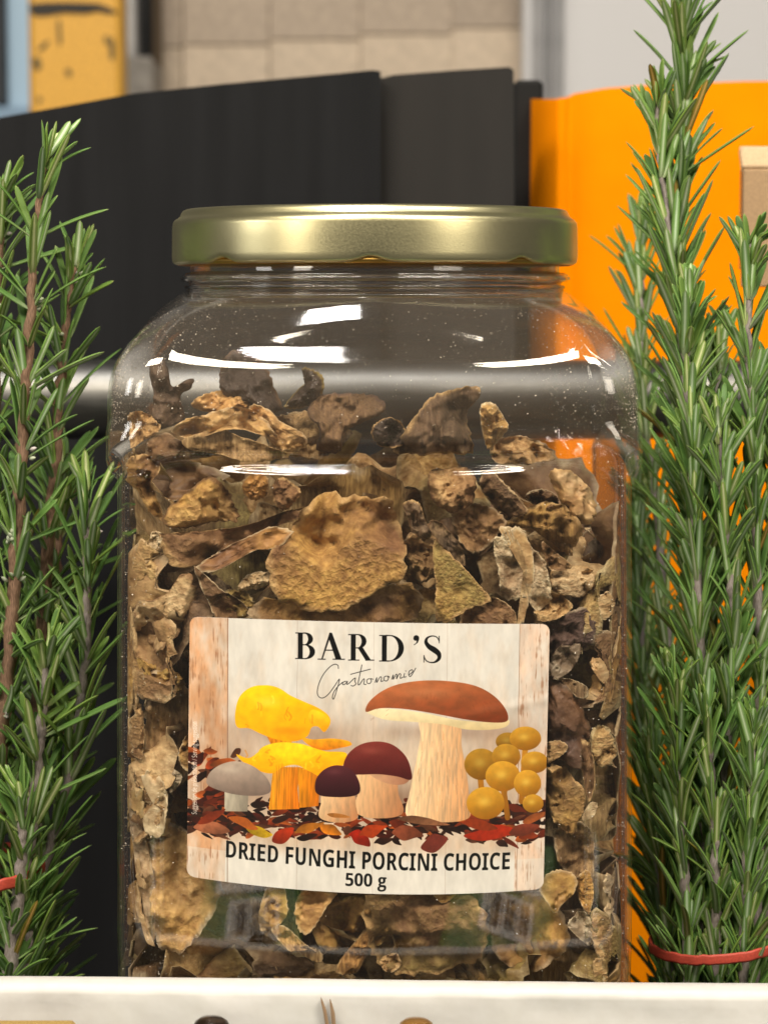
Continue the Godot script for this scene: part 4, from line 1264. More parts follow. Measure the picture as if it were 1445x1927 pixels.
func mushrooms() -> void:
	mushroom_materials()
	rng.seed = 41
	# top of the heap
	piece("dark forked mushroom stub standing at the heap's upper left", [283, 683, 300, 672, 316, 692, 324, 728, 352, 714, 365, 716, 356, 734, 338, 746, 344, 790, 300, 806, 286, 790, 290, 748, 281, 706], 0.022, ["dark", "umber", "dark"], 0, 0.008, 0.003, -0.002)
	piece("blackish-brown hump, the tallest piece on top of the heap", [414, 690, 424, 668, 446, 660, 468, 668, 490, 680, 506, 702, 517, 736, 530, 772, 500, 776, 462, 764, 432, 752, 413, 728], 0.022, ["dark", "dark", "umber"], 0, 0.012, 0.004, -0.006, 0.002)
	piece("dark green-black hooked piece right of the tall hump", [567, 694, 592, 696, 610, 716, 603, 748, 574, 768, 535, 768, 556, 738, 578, 716], 0.024, ["dark", "dark", "olive"], 3, 0.007, 0.003, -0.003)
	piece("orange-tan flap lying below the tall dark hump", [358, 760, 380, 744, 416, 736, 460, 748, 482, 768, 416, 776, 372, 774], 0.018, ["orange", "tan"], 3, 0.006, 0.003, -0.003)
	piece("pale curled edge with a rolled rim, upper left of the heap", [326, 810, 344, 790, 387, 778, 445, 764, 481, 776, 510, 798, 525, 826, 488, 814, 430, 806, 373, 824, 344, 820], 0.012, ["tan", "ochre", "pale"], 0, 0.005, 0.004, 0.006, 0.0022)
	piece("segmented golden piece like a caterpillar, above the jar's ridge", [466, 766, 488, 764, 512, 778, 530, 796, 560, 808, 580, 830, 560, 849, 531, 846, 502, 830, 474, 796], 0.010, ["orange", "tan", "pale"], 2, 0.010, 0.003, -0.005, 0.0028)
	piece("fan of long fibres slanting down to the jar's ridge", [344, 828, 402, 808, 452, 820, 524, 845, 545, 860, 474, 868, 416, 856, 362, 846], 0.007, ["tan", "brown", "tan"], 1, 0.005, 0.002, 0.002)
	piece("greyish brown lump left of the fibre fan", [279, 830, 308, 816, 337, 828, 402, 842, 423, 854, 344, 868, 279, 866], 0.009, ["brown", "umber"], 2, 0.008, 0.003, -0.003)
	piece("shaggy orange piece pressed into the upper left corner", [240, 782, 265, 773, 297, 792, 304, 808, 272, 828, 250, 842, 243, 806], 0.010, ["orange", "tan"], 1, 0.006, 0.003, 0.002)
	piece("thick reddish brown stem in the middle above the ridge", [585, 752, 625, 742, 704, 748, 722, 778, 650, 812, 640, 852, 596, 852, 603, 806, 582, 784], 0.018, ["brown", "umber", "plum"], 1, 0.012, 0.004, -0.006)
	piece("small dark crumb with a pale tip right of the reddish stem", [700, 802, 732, 784, 758, 798, 764, 832, 722, 842, 704, 826], 0.014, ["dark", "umber", "tan"], 0, 0.006)
	piece("fibrous brown arch, right of centre on top of the heap", [741, 849, 776, 790, 806, 752, 844, 737, 894, 726, 902, 748, 882, 776, 884, 808, 890, 852, 848, 856, 772, 856], 0.010, ["brown", "umber", "tan"], 1, 0.008, 0.005, -0.005, 0.0024)
	piece("knobbly pale yellow lump at the right end of the fibrous arch", [902, 766, 923, 755, 944, 778, 957, 806, 937, 834, 920, 850, 908, 813], 0.008, ["pale", "ochre", "cream"], 2, 0.009, 0.004, -0.004, 0.0028)
	piece("brown flap between the fibrous arch and the right wall", [930, 830, 980, 820, 1030, 838, 1040, 862, 960, 872, 925, 862], 0.03, ["brown", "tan"], 0, 0.006)
	piece("brown shred leaning behind the top of the heap at centre left", [500, 800, 560, 776, 620, 780, 660, 820, 600, 860, 520, 850], 0.035, ["brown", "tan"], 1, 0.006)
	# below the ridge, left to right
	piece("ear-like yellow curl squeezed against the left corner below the ridge", [218, 872, 254, 856, 290, 860, 304, 884, 286, 908, 297, 938, 308, 982, 283, 964, 243, 922], 0.004, ["ochre", "brown", "tan"], 0, 0.004, 0.004, 0.004)
	piece("puckered tan lump with a smooth grey cap, upper left", [306, 972, 330, 945, 358, 922, 387, 900, 412, 906, 430, 938, 448, 982, 401, 986, 354, 996, 314, 990], 0.005, ["tan", "ochre", "brown"], 0, 0.010, 0.004, -0.006)
	piece("round brown knob like a nut below the ridge", [455, 914, 466, 896, 488, 891, 505, 906, 498, 936, 477, 943, 458, 932], 0.006, ["orange", "brown"], 3, 0.011, 0.001, -0.005, 0.001)
	piece("rough reddish brown knob beside the nut-like one", [512, 914, 531, 898, 553, 914, 566, 928, 542, 958, 526, 958, 512, 938], 0.006, ["brown", "rust", "tan"], 2, 0.010, 0.002, -0.004, 0.0026)
	piece("wide brown sheet slanting under the nut-like knobs", [306, 1002, 416, 996, 488, 980, 560, 956, 574, 966, 524, 992, 460, 1022, 372, 1064, 320, 1056, 312, 1026], 0.010, ["brown", "rust", "tan"], 0, 0.004, 0.004, 0.002)
	piece("reddish curved rim in front of a dark hollow, left of the big cap", [372, 1066, 416, 1036, 480, 1003, 510, 991, 550, 996, 538, 1020, 506, 1032, 481, 1034, 416, 1070, 380, 1078], 0.004, ["rust", "orange", "cream"], 3, 0.004, 0.002, 0.003)
	piece("large wrinkled golden-brown cap in the middle, above the label", [513, 1036, 545, 1000, 574, 957, 614, 932, 640, 938, 660, 936, 700, 940, 727, 934, 742, 970, 757, 1010, 762, 1050, 754, 1088, 700, 1116, 640, 1148, 560, 1150, 515, 1120, 503, 1075], 0.002, ["ochre", "rust", "tan"], 0, 0.008, 0.009, -0.006, 0.0034)
	piece("brown cracked underside below the large golden cap", [490, 1124, 560, 1140, 640, 1140, 700, 1110, 770, 1096, 786, 1164, 640, 1190, 480, 1185], 0.009, ["brown", "ochre"], 0, 0.006, 0.004, 0.0)
	piece("small whitish crumb lump left of the large cap's foot", [448, 1104, 470, 1082, 506, 1076, 514, 1098, 484, 1111, 459, 1114], 0.006, ["cream", "tan"], 2, 0.007, 0.002, -0.003, 0.0026)
	piece("pale pinkish crumpled lobe at the left, touching the label's top corner", [229, 1149, 249, 1132, 286, 1130, 319, 1110, 341, 1080, 359, 1080, 369, 1120, 356, 1165, 301, 1229, 274, 1212, 234, 1174], 0.002, ["tan", "pale", "brown"], 0, 0.006, 0.005, -0.003, 0.0026)
	piece("pale ragged edge running down from the rim to the label", [366, 1068, 384, 1076, 420, 1108, 450, 1128, 476, 1160, 420, 1172, 392, 1130], 0.006, ["brown", "umber", "cream"], 0, 0.005, 0.003, 0.002)
	piece("yellowish lump just left of the label's upper left corner", [420, 1116, 456, 1112, 480, 1130, 488, 1170, 440, 1176], 0.010, ["olive", "ochre"], 0, 0.007, 0.003, -0.003)
	piece("grey-olive flake standing in the left corner column", [249, 1015, 296, 1035, 298, 1067, 288, 1117, 257, 1117, 234, 1082, 239, 1050], 0.003, ["olive", "tan", "pale"], 0, 0.003, 0.003, 0.002)
	piece("little pale peak above the grey-olive flake", [286, 1000, 309, 1006, 296, 1032, 281, 1024], 0.003, ["pale", "cream"], 0, 0.003, 0.001)
	piece("dull yellow lump under the pale pinkish lobe", [249, 1237, 274, 1247, 324, 1262, 348, 1290, 322, 1312, 286, 1298, 254, 1274], 0.004, ["olive", "ochre", "ochre"], 0, 0.008, 0.003, -0.004)
	piece("upright tan lump with dark pits at the left wall", [244, 1329, 264, 1331, 272, 1374, 268, 1419, 249, 1426, 234, 1399, 234, 1349], 0.003, ["tan", "brown"], 2, 0.008, 0.003, -0.003, 0.0026)
	piece("rusty sheet behind the upright tan lump", [285, 1300, 355, 1296, 372, 1430, 330, 1480, 280, 1440], 0.014, ["rust", "tan"], 1, 0.004, 0.003, 0.0)
	piece("small dark ring-shaped crumb at the left wall", [240, 1270, 262, 1266, 272, 1288, 262, 1310, 244, 1300], 0.003, ["umber", "tan"], 0, 0.006)
	piece("brown curl half hidden by the label's left edge", [336, 1420, 350, 1386, 372, 1366, 380, 1440, 352, 1450], 0.004, ["brown", "ochre", "pale"], 0, 0.004, 0.003, 0.003)
	piece("cream ear-shaped curl left of the label", [258, 1462, 286, 1452, 306, 1470, 317, 1506, 314, 1536, 308, 1568, 294, 1577, 268, 1567, 260, 1549, 268, 1534, 284, 1524, 286, 1496, 264, 1480], 0.0015, ["cream", "pale", "cream"], 3, 0.003, 0.003, 0.004, 0.001)
	piece("grey-white angular chip behind the cream ear-shaped curl", [308, 1455, 326, 1446, 345, 1463, 326, 1490, 316, 1487], 0.005, ["grey", "cream"], 3, 0.002, 0.001, 0.0, 0.0004)
	piece("narrow beige slice slanting down the left corner", [235, 1503, 253, 1516, 278, 1592, 293, 1668, 290, 1782, 268, 1693, 253, 1617], 0.006, ["grey", "tan", "tan"], 0, 0.004, 0.002, 0.0)
	piece("broad ochre sheet at the lower left beside the label", [270, 1600, 320, 1556, 380, 1600, 420, 1660, 400, 1720, 340, 1790, 295, 1770, 282, 1680], 0.009, ["tan", "ochre", "grey"], 0, 0.004, 0.004, 0.0)
	piece("wavy beige strip in the lower left corner", [235, 1663, 249, 1683, 255, 1713, 275, 1748, 290, 1778, 273, 1773, 253, 1735, 241, 1695], 0.001, ["tan", "pale"], 3, 0.003, 0.002, 0.002, 0.0008)
	piece("thin crooked stalk above the wavy beige strip", [232, 1618, 244, 1622, 252, 1640, 270, 1664, 262, 1670, 244, 1650, 234, 1634], 0.002, ["tan", "pale"], 3, 0.003, 0.001)
	# beside and under the label
	piece("yellow-green leaf-like slice hanging under the label's left half", [504, 1666, 533, 1666, 542, 1719, 519, 1744, 497, 1766, 486, 1730], 0.002, ["olive", "ochre", "pale"], 3, 0.003, 0.003, 0.002, 0.001)
	piece("orange-tan blade under the label, left of its middle", [555, 1705, 580, 1670, 640, 1670, 616, 1705, 583, 1756, 562, 1750], 0.002, ["orange", "tan", "pale"], 3, 0.003, 0.003, 0.001, 0.001)
	piece("wedge-shaped tan strip lying low, left of the middle", [511, 1752, 533, 1740, 570, 1772, 603, 1800, 601, 1822, 555, 1797], 0.003, ["orange", "tan", "pale"], 1, 0.004, 0.002, 0.001, 0.001)
	piece("slim upright stick with a dark core, bottom middle", [630, 1828, 656, 1788, 684, 1755, 708, 1746, 700, 1773, 673, 1833], 0.002, ["orange", "umber", "tan"], 1, 0.004, 0.002, -0.001, 0.001)
	piece("broad brown-green sheet at the bottom right of the upright stick", [690, 1676, 800, 1672, 900, 1690, 916, 1780, 880, 1830, 760, 1836, 700, 1800], 0.008, ["olive", "brown", "tan"], 0, 0.004, 0.006, 0.002)
	piece("small pale tooth-shaped chip at the bottom, right of the middle", [716, 1804, 745, 1790, 754, 1812, 736, 1828, 722, 1822], 0.004, ["tan", "pale"], 3, 0.003, 0.001)
	piece("folded brown sheet across the lower middle", [580, 1690, 700, 1680, 730, 1760, 650, 1790, 600, 1770], 0.014, ["brown", "ochre", "olive"], 0, 0.004, 0.006, 0.002)
	piece("heart-shaped tan leaf slice at the label's lower right corner", [1012, 1672, 1030, 1645, 1060, 1638, 1085, 1655, 1080, 1685, 1056, 1705, 1043, 1724, 1030, 1700], 0.001, ["tan", "ochre", "pale"], 3, 0.0022, 0.002, 0.002, 0.0008)
	piece("whitish rounded chip in the lower right of the front panel", [1066, 1735, 1090, 1714, 1110, 1728, 1112, 1780, 1086, 1760], 0.004, ["grey", "cream", "cream"], 3, 0.004, 0.002)
	piece("brown flap at the bottom right behind the heart-shaped slice", [930, 1680, 1030, 1690, 1070, 1760, 1000, 1820, 930, 1790], 0.016, ["brown", "ochre"], 0, 0.005, 0.004)
	piece("pale yellow nub peeping out under the label, right of its middle", [815, 1676, 858, 1676, 846, 1694, 828, 1698], 0.002, ["cream", "ochre"], 3, 0.003, 0.001)
	# right of the middle
	piece("fluted grey-brown stalk right of the large cap", [758, 949, 786, 942, 801, 982, 812, 1010, 782, 1016, 768, 978], 0.005, ["grey", "brown", "tan"], 1, 0.006, 0.002, -0.002, 0.002)
	piece("knotted brown cluster between large cap and olive blade", [764, 1010, 806, 998, 830, 1036, 816, 1090, 776, 1090, 760, 1056], 0.008, ["brown", "tan"], 2, 0.008, 0.004, -0.003, 0.003)
	piece("striped brown strap leaning over the olive blade", [804, 985, 826, 980, 852, 1008, 869, 1032, 875, 1067, 844, 1041, 815, 1005], 0.003, ["umber", "tan", "brown"], 1, 0.004, 0.002, 0.001, 0.002)
	piece("triangular olive blade with a frayed edge above the label", [813, 1032, 822, 1019, 866, 1061, 902, 1101, 925, 1133, 894, 1142, 851, 1166, 822, 1170, 819, 1090], 0.002, ["olive", "ochre", "tan"], 2, 0.003, 0.002, 0.001, 0.0008)
	piece("round reddish tan lump under the ridge, right of the middle", [806, 896, 838, 886, 880, 884, 896, 906, 889, 947, 851, 966, 815, 944], 0.005, ["tan", "rust", "brown"], 0, 0.012, 0.003, -0.006, 0.0026)
	piece("shaggy brown piece with pale edge right of the reddish tan lump", [902, 903, 923, 885, 948, 908, 977, 937, 990, 964, 952, 973, 914, 937], 0.005, ["brown", "umber", "pale"], 2, 0.009, 0.004, -0.003, 0.003)
	piece("brown hollow-sided chunk in the gap left of the whitish slice", [850, 968, 900, 946, 950, 975, 930, 1010, 900, 1040, 866, 1020], 0.012, ["brown", "tan"], 0, 0.008, 0.003)
	piece("yellow fibrous bundle with a dark dot, upper right", [945, 993, 988, 962, 1024, 944, 1060, 951, 1087, 975, 1098, 1000, 1083, 1032, 1071, 1049, 1031, 1020, 999, 998], 0.004, ["ochre", "brown", "tan"], 1, 0.009, 0.005, -0.004, 0.003)
	piece("large smooth cream-orange bulge in the upper right corner", [1035, 892, 1063, 883, 1089, 897, 1112, 922, 1123, 948, 1119, 980, 1101, 992, 1067, 966, 1049, 930], 0.002, ["pale", "orange", "tan"], 3, 0.012, 0.003, -0.006, 0.0012)
	piece("small dark twist left of the cream-orange bulge", [985, 930, 1010, 918, 1040, 926, 1050, 950, 1010, 952], 0.007, ["umber", "brown"], 0, 0.006)
	piece("large whitish slice with a brown wormy middle, right of the olive blade", [927, 1021, 945, 1002, 966, 993, 988, 1000, 1001, 1029, 1024, 1054, 1036, 1104, 1031, 1137, 1006, 1149, 988, 1124, 948, 1128, 937, 1072], 0.0035, ["cream", "rust", "cream"], 2, 0.006, 0.004, 0.004, 0.003)
	piece("pale strap curling over the whitish wormy slice down to the label", [938, 996, 958, 990, 983, 1000, 1001, 1036, 1005, 1090, 992, 1144, 984, 1174, 972, 1174, 990, 1108, 988, 1054, 970, 1012], 0.0008, ["pale", "tan", "cream"], 3, 0.0022, 0.001, 0.001, 0.0005)
	piece("folded arrow-shaped leaf right of the whitish slice", [1017, 1018, 1045, 1039, 1076, 1065, 1049, 1074, 1031, 1067], 0.004, ["brown", "tan", "pale"], 3, 0.004, 0.002)
	piece("crumpled light knob above the label's upper right corner", [1036, 1083, 1071, 1070, 1110, 1072, 1121, 1093, 1098, 1124, 1067, 1121, 1036, 1110], 0.003, ["pale", "umber", "tan"], 2, 0.009, 0.004, -0.003, 0.003)
	piece("brown flake tucked under the crumpled light knob", [1010, 1120, 1050, 1118, 1076, 1140, 1040, 1164, 1004, 1160], 0.007, ["tan", "umber", "pale"], 0, 0.004)
	piece("brown bent sheet left of the pale strap at the label's top edge", [880, 1134, 930, 1124, 968, 1150, 960, 1186, 870, 1186], 0.004, ["tan", "brown", "pale"], 0, 0.004, 0.003)
	piece("dark wrinkled purple-brown lump at the label's upper right corner", [1022, 1172, 1060, 1153, 1117, 1145, 1121, 1200, 1097, 1232, 1038, 1230], 0.003, ["plum", "dark"], 0, 0.010, 0.004, -0.004, 0.0026)
	piece("grey rounded flap below the dark purple-brown lump", [1034, 1240, 1060, 1206, 1084, 1206, 1092, 1224, 1076, 1258, 1040, 1276], 0.004, ["grey", "umber", "umber"], 3, 0.004, 0.002)
	piece("long maroon lump with pinkish sheen right of the label", [1030, 1281, 1073, 1295, 1106, 1353, 1117, 1390, 1095, 1406, 1092, 1450, 1054, 1428, 1028, 1382], 0.002, ["plum", "rust", "umber"], 3, 0.010, 0.003, -0.005, 0.0014)
	piece("frayed pale band on top of the long maroon lump", [1042, 1276, 1080, 1281, 1107, 1297, 1104, 1315, 1084, 1312, 1065, 1290], 0.001, ["pale", "brown", "cream"], 1, 0.004, 0.002, 0.001, 0.002)
	piece("blunt tan knob sticking out from behind the label's right edge", [1026, 1401, 1062, 1399, 1066, 1415, 1027, 1439], 0.001, ["tan", "brown"], 0, 0.006, 0.001, -0.002)
	piece("chunky ochre lump right of the label's lower half", [1027, 1448, 1056, 1446, 1100, 1488, 1100, 1517, 1075, 1573, 1034, 1533], 0.002, ["ochre", "umber", "tan"], 0, 0.010, 0.005, -0.004, 0.003)
	piece("small cream oval seed-like chip at the right panel edge", [1094, 1537, 1111, 1512, 1125, 1516, 1118, 1537, 1098, 1545], 0.0008, ["cream", "pale"], 3, 0.003, 0.001, 0.0, 0.0004)
	piece("stringy reddish fibres along the right panel edge", [1087, 1401, 1109, 1399, 1118, 1437, 1120, 1480, 1107, 1508, 1096, 1460], 0.003, ["rust", "brown", "tan"], 1, 0.004, 0.001, 0.0, 0.002)
	piece("brown sheet below the seed-like chip, right of the label", [1040, 1560, 1090, 1540, 1116, 1580, 1110, 1650, 1060, 1640], 0.008, ["brown", "tan"], 1, 0.004, 0.003)
	piece("pale orange fin in the right corner column, level with the label's top", [1109, 1244, 1133, 1239, 1160, 1270, 1140, 1286, 1120, 1268], 0.003, ["orange", "pale"], 3, 0.005, 0.002)
	piece("yellowish puckered lump in the right corner column", [1110, 1380, 1140, 1370, 1164, 1400, 1156, 1440, 1120, 1440], 0.003, ["olive", "tan"], 2, 0.008, 0.003, -0.002, 0.003)
	piece("pale crumb high in the right corner column", [1126, 1124, 1160, 1114, 1168, 1150, 1138, 1166], 0.003, ["pale", "tan"], 0, 0.006, 0.002)
	piece("golden ragged piece low in the right corner, beside the heart-shaped slice", [1086, 1652, 1108, 1640, 1118, 1680, 1108, 1722, 1090, 1696], 0.002, ["orange", "ochre", "pale"], 2, 0.006, 0.002, 0.0, 0.003)
	piece("whitish chunk at the lower right wall", [1140, 1654, 1164, 1650, 1166, 1714, 1146, 1730], 0.003, ["pale", "grey"], 0, 0.007, 0.003)
	piece("reddish brown shred below the whitish chunk", [1116, 1716, 1150, 1736, 1164, 1790, 1130, 1800, 1112, 1760], 0.003, ["rust", "tan"], 0, 0.006, 0.003)
	piece("yellowish flake at the very bottom of the right corner", [1116, 1808, 1146, 1806, 1150, 1850, 1124, 1854], 0.002, ["ochre", "pale"], 0, 0.004, 0.001)
	# the heap behind
	var kinds := [["ochre", "brown"], ["brown", "umber"], ["tan", "brown"], ["ochre", "tan"], ["olive", "brown"], ["tan", "pale"], ["umber", "brown"], ["olive", "tan"], ["pale", "tan"]]
	var seen_labels := {}
	var heap := at(704, 800, 0).y
	for k in 300:
		var size := rng.randf_range(0.014, 0.031)
		var y := lerpf(-0.018, heap - 0.012, pow(rng.randf(), 0.9))
		var x := rng.randf_range(-0.079, 0.079)
		var z := rng.randf_range(-0.072, 0.046)
		if k % 4 == 0: x = 0.080 * (1 if k % 8 == 0 else -1); z = rng.randf_range(-0.02, 0.072)
		if k % 5 == 3: z = rng.randf_range(0.038, 0.050); y = lerpf(-0.020, heap - 0.03, rng.randf())
		if k % 12 == 1: y = rng.randf_range(-0.02, 0.012); z = rng.randf_range(0.03, 0.068)
		if k >= 280:
			# broad slices added, their pale tones imitating light reflected low in front
			size = rng.randf_range(0.020, 0.030); x = lerpf(-0.066, 0.066, (k - 280) / 19.0); y = rng.randf_range(-0.012, 0.026); z = rng.randf_range(0.044, 0.060)
		y -= maxf(0.0, 0.018 * (1.0 - z / -0.07)) * (1.0 if y > heap - 0.03 else 0.0) * rng.randf()
		if x > 0.055 and y > heap - 0.045: y -= 0.03
		var o := Vector3(x, y, z)
		var poly := PackedVector2Array()
		var long := rng.randf_range(0.45, 1.0)
		for j in 9:
			var a := TAU * j / 9.0
			poly.append(Vector2(cos(a), sin(a) * long) * size * rng.randf_range(0.7, 1.2))
		var b := Basis.from_euler(Vector3(rng.randf_range(-0.9, 0.9), rng.randf_range(-0.9, 0.9), rng.randf() * TAU))
		if absf(x) > 0.0795: b = Basis(Vector3.UP, PI / 2 * signf(x) + rng.randf_range(-0.5, 0.5)) * b
		var t: Array = kinds[k % kinds.size()] if k < 280 else [["tan", "pale"], ["olive", "tan"], ["ochre", "tan"], ["pale", "tan"]][k % 4]
		if k >= 280: b = Basis.from_euler(Vector3(rng.randf_range(-0.4, 0.4), rng.randf_range(-0.4, 0.4), rng.randf() * TAU))
		var kind := [0, 2, 0, 1, 3][k % 5] as int
		var mesh := slice(poly, b, o, tone(t[0]), tone(t[1]), tone(t[0]).lerp(tone("cream"), 0.5), rng.randf_range(0.0025, 0.005), 0.0065, rng.randf_range(-0.010, 0.010), 0.0012, 1.0 if kind == 1 else 0.0, 200 + k, 11, 42)
		var word: String = {"ochre": "golden", "brown": "brown", "tan": "tan", "umber": "dark brown", "olive": "olive", "rust": "reddish", "pale": "pale"}[t[0]]
		var form: String = ["wrinkled", "crumbly", "lumpy", "fibrous", "smooth"][k % 5] + (" long" if long < 0.62 else (" oval" if long < 0.82 else " round"))
		var row: String = ["bottom", "low down", "half-way up", "high up", "top"][clampi(int((y + 0.02) / (heap + 0.008) * 5.0), 0, 4)]
		var side: String = ["far left", "left of centre", "centre", "right of centre", "far right"][clampi(int((x + 0.082) / 0.164 * 5.0), 0, 4)]
		var deep: String = ["by back wall", "half-way in", "behind front slices"][clampi(int((z + 0.075) / 0.14 * 3.0), 0, 2)]
		var said := "%s %s mushroom piece %s, %s, %s" % [form, word, row, side, deep]
		var node := put("dried_mushroom", mesh, mush_mats[kind], null, o + Vector3(JX, 0, 0))
		tag(node, said, "dried mushroom", "dried mushrooms deep in the heap")
		if seen_labels.has(said):
			var other: Array = seen_labels[said]
			node.set_meta("label", ("larger " if size > other[1] else "smaller ") + said)
			other[0].set_meta("label", ("smaller " if size > other[1] else "larger ") + said)
		else:
			seen_labels[said] = [node, size]

# ---------------------------------------------------------------- rosemary
var leaf_meshes: Array = []
var leaf_mats: Array = []

func leaf_mesh(bend: float, twist: float, fat: float) -> ArrayMesh:
	# a needle one unit long along y, its upper side towards +z: grooved above, pale below between rolled margins
	var m := M.new()
	var ring := [[-1.0, 0.0, 1], [-0.62, 0.42, 0], [0.0, 0.20, 0], [0.62, 0.42, 0], [1.0, 0.0, 1], [0.66, -0.40, 1], [0.30, -0.14, 3], [0.0, -0.30, 2], [-0.30, -0.14, 3], [-0.66, -0.40, 1]]
	var cols := [Color(0.105, 0.195, 0.050), Color(0.180, 0.300, 0.078), Color(0.74, 0.82, 0.60), Color(0.34, 0.46, 0.24)]
	var n := 10
	for k in n:
		var t := 1.0 - pow(1.0 - k / float(n - 1), 1.35)
		var w := fat * (0.5 + 0.5 * smoothstep(0.0, 0.16, t)) * sqrt(maxf(1.0 - pow(maxf((t - 0.55) / 0.45, 0.0), 4.0) , 0.01))
		var z := -bend * t * t
		var a := twist * t
		for q in ring:
			var p := Vector2(q[0] * w, q[1] * w * 0.8).rotated(a)
			var c: Color = cols[q[2]]
			if t < 0.2: c = c.lerp(Color(0.32, 0.36, 0.22), 1.0 - t / 0.2)
			if t > 0.96: c = Color(0.26, 0.33, 0.12)
			m.point(Vector3(p.x, t, z + p.y), Vector2.ZERO, c)
	m.join(0, ring.size(), n, true)
	var e := m.point(Vector3(0, 1.004, -bend), Vector2.ZERO, Color(0.28, 0.34, 0.13))
	var s := (n - 1) * ring.size()
	for j in ring.size(): m.tri(e, s + (j + 1) % ring.size(), s + j)
	return m.done()

func rosemary_kit() -> void:
	rng.seed = 12
	for k in 8: leaf_meshes.append(leaf_mesh([0.02, 0.06, 0.10, 0.16, -0.03, 0.05, 0.22, 0.09][k], [0.0, 0.3, -0.3, 0.15, 0.1, -0.5, 0.2, 0.6][k], [0.060, 0.055, 0.064, 0.058, 0.055, 0.066, 0.057, 0.052][k]))
	for c in [Color(1.0, 1.0, 1.0), Color(0.92, 0.96, 0.90), Color(1.0, 0.98, 0.86), Color(0.88, 0.93, 0.90), Color(0.95, 0.72, 0.50)]:
		var m := mat(c, 0.48)
		m.metallic_specular = 0.38
		m.vertex_color_use_as_albedo = true
		m.backlight_enabled = true
		m.backlight = Color(0.10, 0.14, 0.05)
		leaf_mats.append(m)

func sprig(label: String, px: Array, z0: float, z1: float, opt: Dictionary) -> void:
	# px: the stem from its tip down, as photographed; z0, z1: depth at tip and foot
	var rough := PackedVector3Array()
	var n := px.size() / 2
	for k in n: rough.append(at(px[k * 2], px[k * 2 + 1], lerpf(z0, z1, k / float(n - 1))))
	var pts := smooth3(rough, 8)
	var foot := pts[pts.size() - 1]
	for k in pts.size():
		pts[k] = pts[k] - foot + Vector3(nz.get_noise_1d(k * 0.35 + px[0]), 0, nz.get_noise_1d(k * 0.35 + px[1] + 50.0)) * 0.0012
	var o := thing("rosemary_sprig", foot, label, "rosemary", opt.get("group", "rosemary sprigs in the right bundle"))
	var radii := PackedFloat32Array()
	for k in pts.size(): radii.append(lerpf(0.0007, opt.get("foot", 0.0021), pow(k / float(pts.size() - 1), 0.7)))
	var sm := M.new()
	tube(sm, pts, radii, 10, Color.WHITE, 1.0, 0.10)
	put("stem", sm.done(), opt.get("stem"), o)
	var lens: float = opt.get("len", 0.024)
	var gap: float = opt.get("gap", 0.0105)
	var wide: float = opt.get("angle", 23.0)
	var gone := 0.0
	var next := 0.001
	var turn := rng.randf() * TAU
	var node := 0
	for k in pts.size() - 1:
		var d := pts[k].distance_to(pts[k + 1])
		while next < gone + d:
			var p := pts[k].lerp(pts[k + 1], (next - gone) / d)
			var up := (pts[k] - pts[k + 1]).normalized()
			var young := smoothstep(0.0, 0.02, next)
			if node < 3: young *= 0.9
			var tuft: int = opt.get("tuft", 4)
			for q in (0 if p.y + foot.y < -0.055 else 2 + 2 * tuft):
				var pair := q < 2
				var a := turn + PI * (q % 2) + (rng.randf_range(-0.25, 0.25) if pair else rng.randf_range(-0.95, 0.95))
				var side := up.cross(Vector3.FORWARD if absf(up.z) < 0.9 else Vector3.RIGHT).normalized().rotated(up, a)
				var tilt := deg_to_rad(lerpf(7.0, wide * (1.15 if pair else rng.randf_range(0.25, 0.9)), young) + rng.randf_range(-5, 7))
				var dir := (up * cos(tilt) + side * sin(tilt)).normalized()
				var inner := (up - dir * up.dot(dir))
				inner = inner.normalized() if inner.length() > 0.05 else -side
				var length := lens * lerpf(0.6, 1.0, young) * (rng.randf_range(0.9, 1.2) if pair else rng.randf_range(0.5, 1.0))
				var b := Basis(dir.cross(inner).normalized(), dir, inner).rotated(dir, rng.randf_range(-0.6, 0.6))
				var leaf := MeshInstance3D.new()
				leaf.name = "leaf"
				leaf.mesh = leaf_meshes[rng.randi_range(0, 7)]
				leaf.material_override = leaf_mats[rng.randi_range(0, 3)] if rng.randf() > 0.008 else leaf_mats[4]
				var thick := 0.024 / maxf(length, 0.012) * rng.randf_range(0.85, 1.1)
				leaf.transform = Transform3D(b.scaled_local(Vector3(thick, 1, thick) * length), p + side * 0.0010 + up * (0.0 if pair else rng.randf_range(0.0, 0.004)))
				o.add_child(leaf, true)
			if rng.randf() < opt.get("buds", 0.0): bud(o, p, up, turn)
			turn += PI / 2 + rng.randf_range(-0.2, 0.2)
			node += 1
			next += gap * rng.randf_range(0.75, 1.3) * lerpf(0.45, 1.0, young)
		gone += d

func bud(o: Node3D, p: Vector3, up: Vector3, turn: float) -> void:
	var m := M.new()
	for k in 5:
		var side := up.cross(Vector3.FORWARD).normalized().rotated(up, turn + rng.randf_range(-1.2, 1.2))
		var c := p + side * rng.randf_range(0.0014, 0.0032) + up * rng.randf_range(-0.001, 0.004)
		var axis := (side + up * rng.randf_range(0.3, 1.2)).normalized()
		var pts := PackedVector3Array(); var rad := PackedFloat32Array()
		var l := rng.randf_range(0.0016, 0.0030)
		for j in 6:
			var t := j / 5.0
			pts.append(c + axis * l * t)
			rad.append(maxf(0.0008 * sin(PI * clampf(0.12 + 0.82 * t, 0.0, 1.0)), 0.0001))
		tube(m, pts, rad, 7, Color(0.42, 0.47, 0.34) if rng.randf() < 0.7 else Color(0.50, 0.46, 0.44))
	var bm := mat(Color.WHITE, 0.6)
	bm.vertex_color_use_as_albedo = true
	put("flower_bud", m.done(), bm, o)

